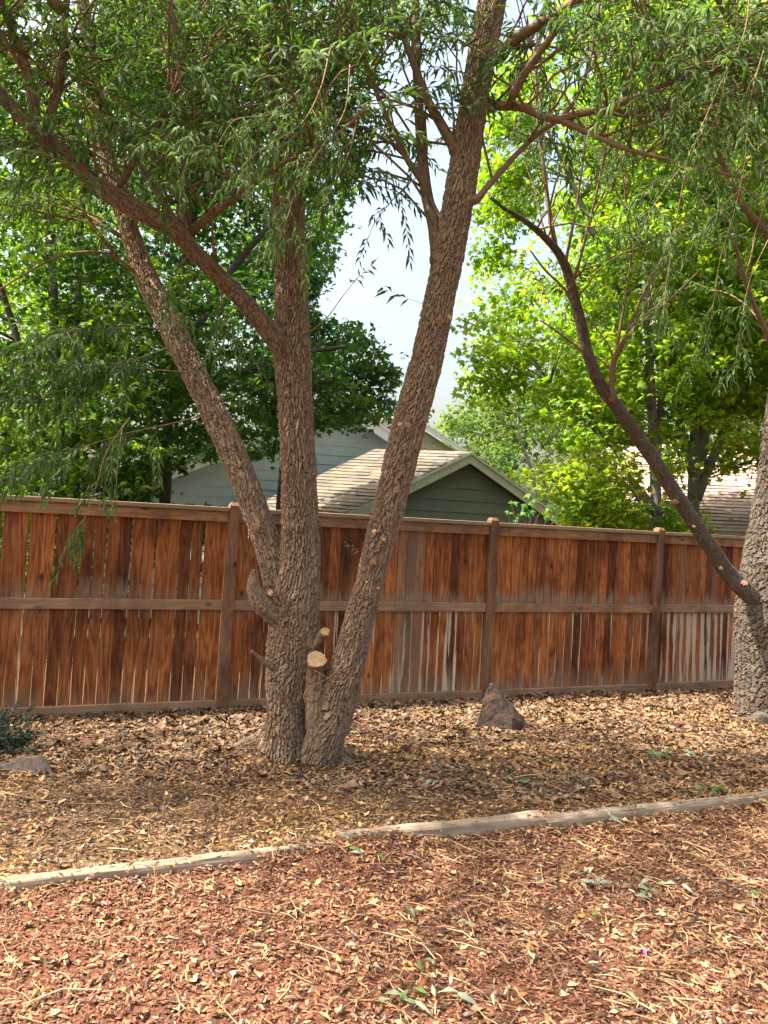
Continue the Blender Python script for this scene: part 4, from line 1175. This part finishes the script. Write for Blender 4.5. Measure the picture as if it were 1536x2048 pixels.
# ------------------------------------------------------------------ stones
def stone_mesh(pts_base, seed, sub=24):
    pass
import bmesh
def rock(name, label, loc, verts, rotz, m, seed, amp=.012):
    bm = bmesh.new()
    for v in verts: bm.verts.new(v)
    bmesh.ops.convex_hull(bm, input=bm.verts[:])
    bmesh.ops.triangulate(bm, faces=bm.faces[:])
    for _ in range(4):
        bmesh.ops.subdivide_edges(bm, edges=[e for e in bm.edges if e.calc_length() > .03], cuts=1, use_grid_fill=True)
        bmesh.ops.triangulate(bm, faces=bm.faces[:])
    bm.normal_update()
    for v in bm.verts:
        a = fbm(np.array(v.co.x * 9 + v.co.y * 5), np.array(v.co.z * 9 - v.co.y * 6), seed) - .45
        b = fbm(np.array(v.co.x * 34 + v.co.z * 15), np.array(v.co.z * 31 - v.co.y * 34), seed + 2) - .45
        v.co += v.normal * float(a * amp * 2 + b * amp)
    for f in bm.faces: f.smooth = False
    me = bpy.data.meshes.new(name); bm.to_mesh(me); bm.free(); me.materials.append(m)
    o = bpy.data.objects.new(name, me); o.location = [float(v) for v in loc]; o.rotation_euler = (0, 0, rotz)
    link(o); tag(o, label, 'stone')
    return o
def stone_mat(name, cs, sc):
    m, n, l, bs = mat(name)
    tc = nd(n, 'ShaderNodeTexCoord').outputs['Object']
    f = noise(n, l, tc, sc, 6, .65); f2 = noise(n, l, tc, 60, 5, .7)
    r = ramp(n, [(.35, cs[0]), (.5, cs[1]), (.62, cs[2])]); l.new(f, r.inputs[0])
    c = mixc(n, l, math_(n, l, 'MULTIPLY', math_(n, l, 'SUBTRACT', f2, .52, True), 4.0, True), r.outputs[0], cs[3])
    l.new(c, bs.inputs['Base Color']); bs.inputs['Roughness'].default_value = .9
    bump(n, l, f2, bs, .008, .8)
    return m
M_ST1 = stone_mat('rusty_stone', [(.022, .018, .014), (.06, .038, .027), (.11, .048, .032), (.12, .085, .06)], 7)
M_ST2 = stone_mat('pink_grey_stone', [(.035, .03, .03), (.085, .06, .053), (.135, .088, .07), (.17, .125, .105)], 6)
sb = G(1000, 1463)
k = 6.68 / FPX * 1.10
def sv_(x, y, dy): return ((x - 1000) * k, dy, (1463 - y) * k)
rock('wedge_stone', 'dark rusty wedge shaped stone slab standing up against the fence', (sb[0], sb[1], -.02),
     [sv_(952, 1470, -.02), sv_(968, 1408, .02), sv_(978, 1376, .03), sv_(988, 1378, .02), sv_(1062, 1455, .05), sv_(1064, 1470, .05), sv_(1020, 1474, -.07), sv_(950, 1476, .08),
      sv_(972, 1408, .14), sv_(984, 1378, .12), sv_(1062, 1458, .15), sv_(1064, 1475, .16), sv_(955, 1476, .14), sv_(1018, 1430, -.04)], 0, M_ST1, 3, .012)
rb = G(20, 1560); k = rb[1] / FPX
def rv_(x, y, dy): return ((x - 20) * k, dy, (1560 - y) * k)
rock('boulder', 'pinkish grey boulder lying on the mulch at the left edge', (rb[0], rb[1] + .1, -.045),
     [rv_(-60, 1565, -.02), rv_(-40, 1540, .02), rv_(20, 1520, .06), rv_(62, 1512, .08), rv_(72, 1525, .05), rv_(86, 1540, .04), rv_(84, 1562, .0), rv_(60, 1568, -.10), rv_(0, 1570, -.08),
      rv_(-50, 1560, .25), rv_(60, 1560, .25), rv_(40, 1520, .2), rv_(-30, 1530, .2)], 0, M_ST2, 9, .016)

# ------------------------------------------------------------------ small plants
M_JUN = leaf_material('juniper_needle', .15, (1.2, 1.2, .8), .6, .2)
jb = G(-70, 1530)
jroot = thing('juniper_shrub', 'dark blue green juniper shrub peeking in at the left edge above the boulder', 'shrub', (jb[0], jb[1], 0))
mb = MB(); tw = MB()
for q in range(70):
    d = unit((rdir(1, .05, .9)[0] * np.array([1, .9, .8]))[None])[0]; L = .2 + .16 * RS.rand()
    b0 = np.array([0, .25, .03]) + RS.normal(0, .05, 3) * [1, 1, .2]
    Q = np.array([b0, b0 + d * L * .5, b0 + d * L]); tw.add(*tube(Q, [.005, .004, .002], 4))
    n = 60; t = RS.rand(n)[:, None]
    pos = b0 + d * L * (.2 + .8 * t)
    mb.add(*leaf_mesh(W_T, pos, d + rdir(n) * .8, rdir(n), .03 + .03 * RS.rand(n), np.full(n, .004), palette(n, [(.03, .075, .045), (.04, .09, .05), (.025, .06, .045)])))
o = mb.build('needles', M_JUN, jroot); o['kind'] = 'stuff'
tw.build('stems', M_TWIG, jroot, True)['kind'] = 'stuff'

hop = P(1040, 1040, 8.35); hb = np.array([hop[0], hop[1], 0])
hroot = thing('vine_plant', 'broad leaved green plant poking above the fence beside the second visible post', 'plant', hb)
tw = MB()
hs = [((1030, 1045), (1022, 1000), .13), ((1035, 1045), (1050, 1010), .14), ((1060, 1045), (1068, 1002), .12), ((1070, 1048), (1085, 1020), .13), ((1090, 1050), (1098, 1030), .10), ((1050, 1048), (1040, 1028), .11), ((1020, 1040), (1015, 1026), .10), ((1075, 1046), (1062, 1030), .11)]
leafm = None
for (b_, t_, L) in hs:
    a = P(*b_, 8.4); c = P(*t_, 8.32)
    tw.add(*tube([np.array([a[0], a[1] + .05, a[2] - .5]), a, c], [.005, .004, .003], 4, .08))
    n = 1
    for q in range(3):
        pp = (c + RS.normal(0, .03, 3))[None]
        V, T, cc = leaf_mesh(M_T, pp, np.array([[RS.normal(0, .6), -.5, -.45]]), np.array([[RS.normal(0, .3), -.5, .8]]), np.array([.75 * L * (.8 + .4 * RS.rand())]), np.array([L * .7]), palette(1, [(.07, .2, .03), (.09, .24, .035)]))
        obj('leaf', V - hb, T, M_LEAF, hroot, False, cc)
tw.add(*tube([np.array([hop[0], hop[1] + .1, 0]), np.array([hop[0], hop[1] + .12, 1.5])], [.01, .006], 5))
obj('stems', np.concatenate(tw.v) - hb, np.concatenate(tw.t), M_TWIGY, hroot, True)

# ------------------------------------------------------------------ litter
def fence_front(x, y):
    return (x - FA[0]) * FN[0] + (y - FA[1]) * FN[1]
def scatter(n, ylo, yhi, margin=.5):
    n = int(n * 1.22); margin = margin + .55
    """points on the bed inside the part of the yard the photograph shows"""
    out = []
    while sum(len(o) for o in out) < n:
        y = np.sqrt(RS.rand(n) * (yhi ** 2 - ylo ** 2) + ylo ** 2)
        x = (RS.rand(n) * 2 - 1) * (y * .56 + margin)
        ok = fence_front(x, y) < -.03
        out.append(np.stack([x, y], 1)[ok])
    return np.concatenate(out)[:n]
def place(tp, xy, L, W, cols, tilt, zoff, jit=.4, patch=0):
    n = len(xy)
    a = RS.rand(n) * 2 * math.pi
    d = np.stack([np.cos(a), np.sin(a), np.zeros(n)], 1)
    nr = np.array([0, 0, 1.0]) + rdir(n) * tilt[:, None] if hasattr(tilt, '__len__') else np.array([0, 0, 1.0]) + rdir(n) * tilt
    d = d + np.stack([np.zeros(n), np.zeros(n), RS.normal(0, .22, n)], 1)
    pos = np.column_stack([xy, hz(xy[:, 0], xy[:, 1]) + zoff * RS.rand(n)])
    c = palette(n, cols, jit)
    if patch:      # browner, older litter in places
        w = fbm(xy[:, 0] * 1.6, xy[:, 1] * 1.6, 91) + .35 * (RS.rand(n) - .5)
        b = palette(n, BRN, jit)
        c = np.where((w > .44)[:, None], b, c)
    return leaf_mesh(tp, pos, d, nr, L, W, c)
CH_T = dict(v=np.array([[-.5, 0, 0], [.42, .05, 0], [.5, .9, .04], [-.38, 1, 0], [.02, .45, .16]]), t=np.array([(0, 1, 4), (1, 2, 4), (2, 3, 4), (3, 0, 4)]))
CURL_T = dict(v=np.array([[0, 0, 0], [-.5, .4, .10], [.5, .45, .12], [-.3, .75, .22], [0, 1, .10]]), t=np.array([(0, 2, 1), (1, 2, 3), (2, 4, 3)]))
BR_T = dict(v=np.array([[0, 0, .0], [.5, .35, .14], [.22, .6, .04], [.02, 1, .16], [-.25, .62, .05], [-.5, .3, .18], [0, .4, -.02]]), t=np.array([(0, 1, 6), (1, 2, 6), (2, 3, 6), (3, 4, 6), (4, 5, 6), (5, 0, 6)]))
RED = [(.215, .084, .046), (.165, .060, .035), (.26, .12, .068), (.09, .040, .028), (.215, .094, .054), (.30, .175, .10), (.12, .070, .045)]
TANR = [(.34, .21, .115), (.26, .145, .08), (.42, .29, .165)]
TAN = [(.38, .205, .07), (.30, .155, .054), (.23, .118, .047), (.45, .29, .12), (.28, .16, .075)]
BRN = [(.165, .082, .04), (.09, .048, .026), (.23, .125, .062), (.25, .17, .105), (.16, .125, .095), (.05, .032, .022)]
def bed(xy, w=.25): 
    return timber_side(xy[:, 0], xy[:, 1]) + w * 2 * (fbm(xy[:, 0] * 2, xy[:, 1] * 2, 9) - .5)
mb = MB()
xy = scatter(80000, 2.2, 5.6); xy = xy[bed(xy) < .05]
n = len(xy); L = .009 + .020 * RS.rand(n) ** 1.5
mb.add(*place(CH_T, xy, L, L * (.25 + .35 * RS.rand(n)), RED, .42, .012))
xy = scatter(15000, 2.2, 5.6); xy = xy[bed(xy) < .05]
n = len(xy); L = .020 + .034 * RS.rand(n) ** 2.2
mb.add(*place(CH_T, xy, L, np.minimum(L * (.16 + .2 * RS.rand(n)), .013), RED + TANR, .35, .020))
o = mb.build('wood_chips', M_LIT); tag(o, 'red brown wood chip mulch covering the ground in front of the timber', 'mulch', kind='stuff')
mb = MB()
xy = scatter(40000, 4.9, 9.3, .7)
n = len(xy); L = .025 + .042 * RS.rand(n)
mb.add(*place(CURL_T, xy, L, L * (.25 + .25 * RS.rand(n)), TAN + BRN, .7, .02, patch=1))
xy = scatter(64000, 2.4, 6.2); b = bed(xy, .4)
xy = xy[(b > 0) | (RS.rand(len(xy)) < .40 + .6 * np.clip(xy[:, 0] * .35, -.2, .5) + .3 * (fbm(xy[:, 0] * 1.7, xy[:, 1] * 1.7, 77) - .4))]
n = len(xy); L = .014 + .036 * RS.rand(n) ** 1.6
mb.add(*place(CURL_T, xy, L, L * (.22 + .22 * RS.rand(n)), TAN + TAN + BRN, .7, .022, patch=1))
o = mb.build('leaf_litter', M_LIT); tag(o, 'dry yellow and brown willow leaf litter covering the planting bed', 'leaf litter', kind='stuff')
mb = MB()
xy = scatter(9000, 4.8, 9.3, .7)
ff = -fence_front(xy[:, 0], xy[:, 1])
xy = xy[RS.rand(len(xy)) < np.clip(1.1 - ff / 1.8, .10, 1)]
n = len(xy); L = .04 + .06 * RS.rand(n)
mb.add(*place(BR_T, xy, L, L * (.6 + .35 * RS.rand(n)), [(.17, .10, .053), (.22, .138, .08), (.12, .072, .04), (.28, .185, .115), (.085, .05, .03)], .5, .03))
xy = scatter(420, 2.3, 5); n = len(xy); L = .025 + .035 * RS.rand(n)
mb.add(*place(BR_T, xy, L, L * (.5 + .3 * RS.rand(n)), [(.42, .28, .15), (.5, .36, .2), (.30, .2, .12)], .4, .03))
o = mb.build('dead_leaves', M_LIT); tag(o, 'larger brown dead leaves piled along the foot of the fence', 'leaf litter', kind='stuff')
# fine straw-like twigs all over the bed
mb = MB()
xy = np.concatenate([scatter(3600, 2.3, 8.5), (lambda q: q[(q[:, 0] > -.3) & (RS.rand(len(q)) < np.clip(q[:, 0] + .4, 0, 1))])(scatter(900, 2.4, 4.4))])
for x, y in xy:
    L = RS.choice([.05, .08, .12, .2], p=[.4, .3, .2, .1]) * (.7 + .6 * RS.rand()); a = RS.rand() * 2 * math.pi
    d = np.array([math.cos(a), math.sin(a), 0]); z = float(hz(np.array(x), np.array(y))) + .012 + .012 * RS.rand()
    p = np.array([x, y, z]); bend = np.array([-d[1], d[0], 0]) * RS.normal(0, .08) * L
    r = .0011 + .0016 * RS.rand()
    Vt, Tt = tube([p - d * L / 2, p + bend + [0, 0, .006], p + d * L / 2 + [0, 0, RS.normal(0, .008)]], [r, r, r * .6], 4)
    mb.add(Vt, Tt, palette(1, [(.42, .25, .12), (.30, .18, .10), (.50, .36, .2), (.22, .13, .085)])[0])
o = mb.build('straw_twigs', M_LIT); tag(o, 'fine straw coloured twigs strewn all over the mulch', 'twigs', kind='stuff')

mb = MB()
tt = RS.rand(240); side = RS.normal(0, .03, 240)
xy = TL0[None, :2] + (TL1 - TL0)[None, :2] * (tt * 1.05 - .02)[:, None] + np.array([-TD[1], TD[0]])[None] * (side + .0)[:, None]
n = len(xy); L = .018 + .03 * RS.rand(n)
V, T, c = place(CURL_T, xy, L, L * .32, TAN + BRN + RED, .4, 0)
V[:, 2] = V[:, 2] - np.repeat(hz(xy[:, 0], xy[:, 1]), 5) + np.repeat(np.where(tt < .47, .058, np.where(tt < .72, .083, .062)), 5)
mb.add(V, T, c)
o = mb.build('leaf_litter', M_LIT); tag(o, 'scattered chips and leaves lying on top of the timber edging', 'leaf litter', kind='stuff')

# counted twigs
TW = [([(-10, 1588), (60, 1606), (130, 1614), (200, 1618), (282, 1617)], .010, 'long pale bent twig lying on the bed right of the boulder', M_TWIG),
      ([(78, 1722), (130, 1704), (190, 1688), (262, 1664)], .010, 'dark straight twig pointing at the timber on the left of the bed', M_TWIG),
      ([(396, 1930), (450, 1918), (520, 1900)], .006, 'red brown twig across the red chips at lower left', M_TWIG),
      ([(20, 1595), (80, 1591), (145, 1588)], .006, 'short pale twig beside the long bent twig near the boulder', M_TWIGY),
      ([(1155, 1706), (1185, 1709), (1222, 1714)], .010, 'short thick grey stick lying in front of the buried timber', M_TWIG),
      ([(1250, 1935), (1310, 1942), (1365, 1938), (1395, 1958), (1425, 1985)], .006, 'thin pale kinked twig at the lower right', M_TWIGY),
      ([(760, 1905), (880, 1895), (985, 1880), (1040, 1872)], .004, 'long straight straw yellow stem across the red mulch', M_TWIGY),
      ([(1010, 2055), (1040, 2020), (1060, 1998)], .006, 'grey stick slanting up from the lower edge right of centre', M_TWIG),
      ([(690, 1995), (760, 2000), (800, 2010), (850, 2050)], .006, 'pale bent twig with green leaves at the bottom centre', M_TWIGY),
      ([(1348, 1990), (1370, 2008), (1400, 2025)], .007, 'pale barkless stick near the bottom right corner', M_TWIGY),
      ([(1385, 1905), (1430, 1885), (1455, 1850), (1462, 1835)], .005, 'thin curved brown twig at the right in front of the timber', M_TWIG),
      ([(1500, 1850), (1515, 1880), (1545, 1900)], .006, 'pale curved twig at the right edge of the mulch', M_TWIGY),
      ([(1490, 1755), (1520, 1768), (1550, 1785)], .008, 'pale grey stick at the right edge below the timber', M_TWIG),
      ([(180, 1960), (230, 1935), (300, 1900)], .004, 'thin straw stem at lower left on the red chips', M_TWIGY),
      ([(900, 1440), (960, 1430), (1020, 1437)], .004, 'thin brown twig near the wedge stone', M_TWIG),
      ([(560, 1500), (585, 1520), (612, 1545)], .006, 'short twig propped at the foot of the willow trunk', M_TWIG),
      ([(1130, 1510), (1200, 1507), (1270, 1509)], .004, 'pale straight twig on the bed right of the wedge stone', M_TWIGY),
      ([(250, 1775), (300, 1762), (315, 1820)], .004, 'thin orange twig hooked over the left timber', M_TWIGY)]
for pts, w, lab, m in TW:
    Q = []
    for q, (x, y) in enumerate(pts):
        g = G(x, y); g[2] = float(hz(np.array(g[0]), np.array(g[1]))) + .014 + .006 * (q % 2); Q.append(g)
    Q = np.array(Q)
    if 'timber' in lab and 'hooked' in lab: Q[:2, 2] = .1
    if 'propped' in lab: Q[0, 2] += .12
    V, T = tube(Q, np.linspace(w * .62, w * .3, len(Q)), 6, .03)
    V += RS.normal(0, w * .03, V.shape)
    o = obj('twig', V, T, m, None, True, None, None, Q[0]); tag(o, lab, 'twig', 'fallen twigs on the mulch')

# counted green sprigs
SP = [(1322, 1527, 9, .10, 'pile of dull green cut willow leaves on the bed at the right'), (1395, 1524, 7, .10, 'fan of grey green willow leaves right of the leaf pile'),
      (1030, 1577, 5, .09, 'small green leaf sprig on the bed behind the middle of the timbers'), (858, 1580, 2, .08, 'pair of pale leaves on the bed below the willow fork'),
      (1418, 1590, 6, .09, 'dark green leaf sprig just behind the right timber'), (1195, 1634, 6, .09, 'pale green sprig lying over the buried timber'),
      (735, 1726, 4, .06, 'dark green leaf tucked under the raised timber end'), (1190, 1768, 5, .07, 'green sprig in the mulch below the grey stick'), (1280, 1785, 6, .07, 'green leaves among straw stems at the right'),
      (1345, 1768, 4, .07, 'blue grey leaves lying on straw at the right'), (830, 2003, 8, .07, 'bright green leafy sprig at the bottom of the picture'), (930, 1985, 4, .07, 'white and green leaf pair at the bottom right of centre'),
      (690, 1898, 1, .055, 'single pale willow leaf on the red chips'), (720, 1945, 3, .05, 'small cluster of pale leaves on red chips at bottom centre'), (840, 1925, 3, .05, 'short green leaves near the straw stem'),
      (930, 1855, 2, .05, 'two dark green leaves on the red mulch'), (1225, 1988, 1, .06, 'one long green leaf near the bottom right'), (825, 1826, 2, .05, 'narrow green leaves below the timber joint'),
      (1182, 1832, 1, .05, 'single upright green leaf in the right mulch'), (350, 1879, 2, .035, 'pair of green leaflets at lower left'), (1415, 1832, 1, .06, 'single blue grey leaf at the right of the mulch'), (1486, 1785, 1, .06, 'round green leaf near the right edge')]
for x, y, n, ls, lab in SP:
    g = G(x, y); g[2] = float(hz(np.array(g[0]), np.array(g[1]))) + .018
    root = thing('leaf_sprig', lab, 'leaf sprig', g, 0, 'fallen green leaves on the mulch')
    for q in range(n):
        L = ls * (.8 + .4 * RS.rand()) * 1.15
        pp = (RS.normal(0, ls * .42, 3) * [1.3, .8, .1] + [0, 0, .010 + .016 * RS.rand()])[None]
        a = RS.rand() * 2 * math.pi
        V, T, cc = leaf_mesh(W_T, pp, np.array([[math.cos(a), math.sin(a), RS.normal(0, .15)]]), np.array([[0, 0, 1.0]]) + rdir(1) * .4, np.array([L]), np.array([L * (.2 + .08 * RS.rand())]),
                             palette(1, [(.12, .22, .06), (.09, .18, .05), (.20, .26, .15), (.26, .32, .22)] if 'pale' not in lab and 'grey' not in lab and 'white' not in lab else [(.36, .42, .33), (.30, .36, .28)]))
        obj('leaf', V, T, M_WLEAF, root, True, cc)
g = G(1285, 1912); V, T, cc = leaf_mesh(BR_T, np.array([[0, 0, .02]]), np.array([[1.0, .2, .3]]), np.array([[0, -.5, 1.0]]), np.array([.022]), np.array([.02]), np.array([[.32, .10, .42]]))
o = obj('flower_petal', V, T, M_WLEAF, None, False, cc); o.location = (g[0], g[1], float(hz(np.array(g[0]), np.array(g[1]))) + .01)
tag(o, 'tiny purple petal lying on the red mulch at lower right', 'petal')
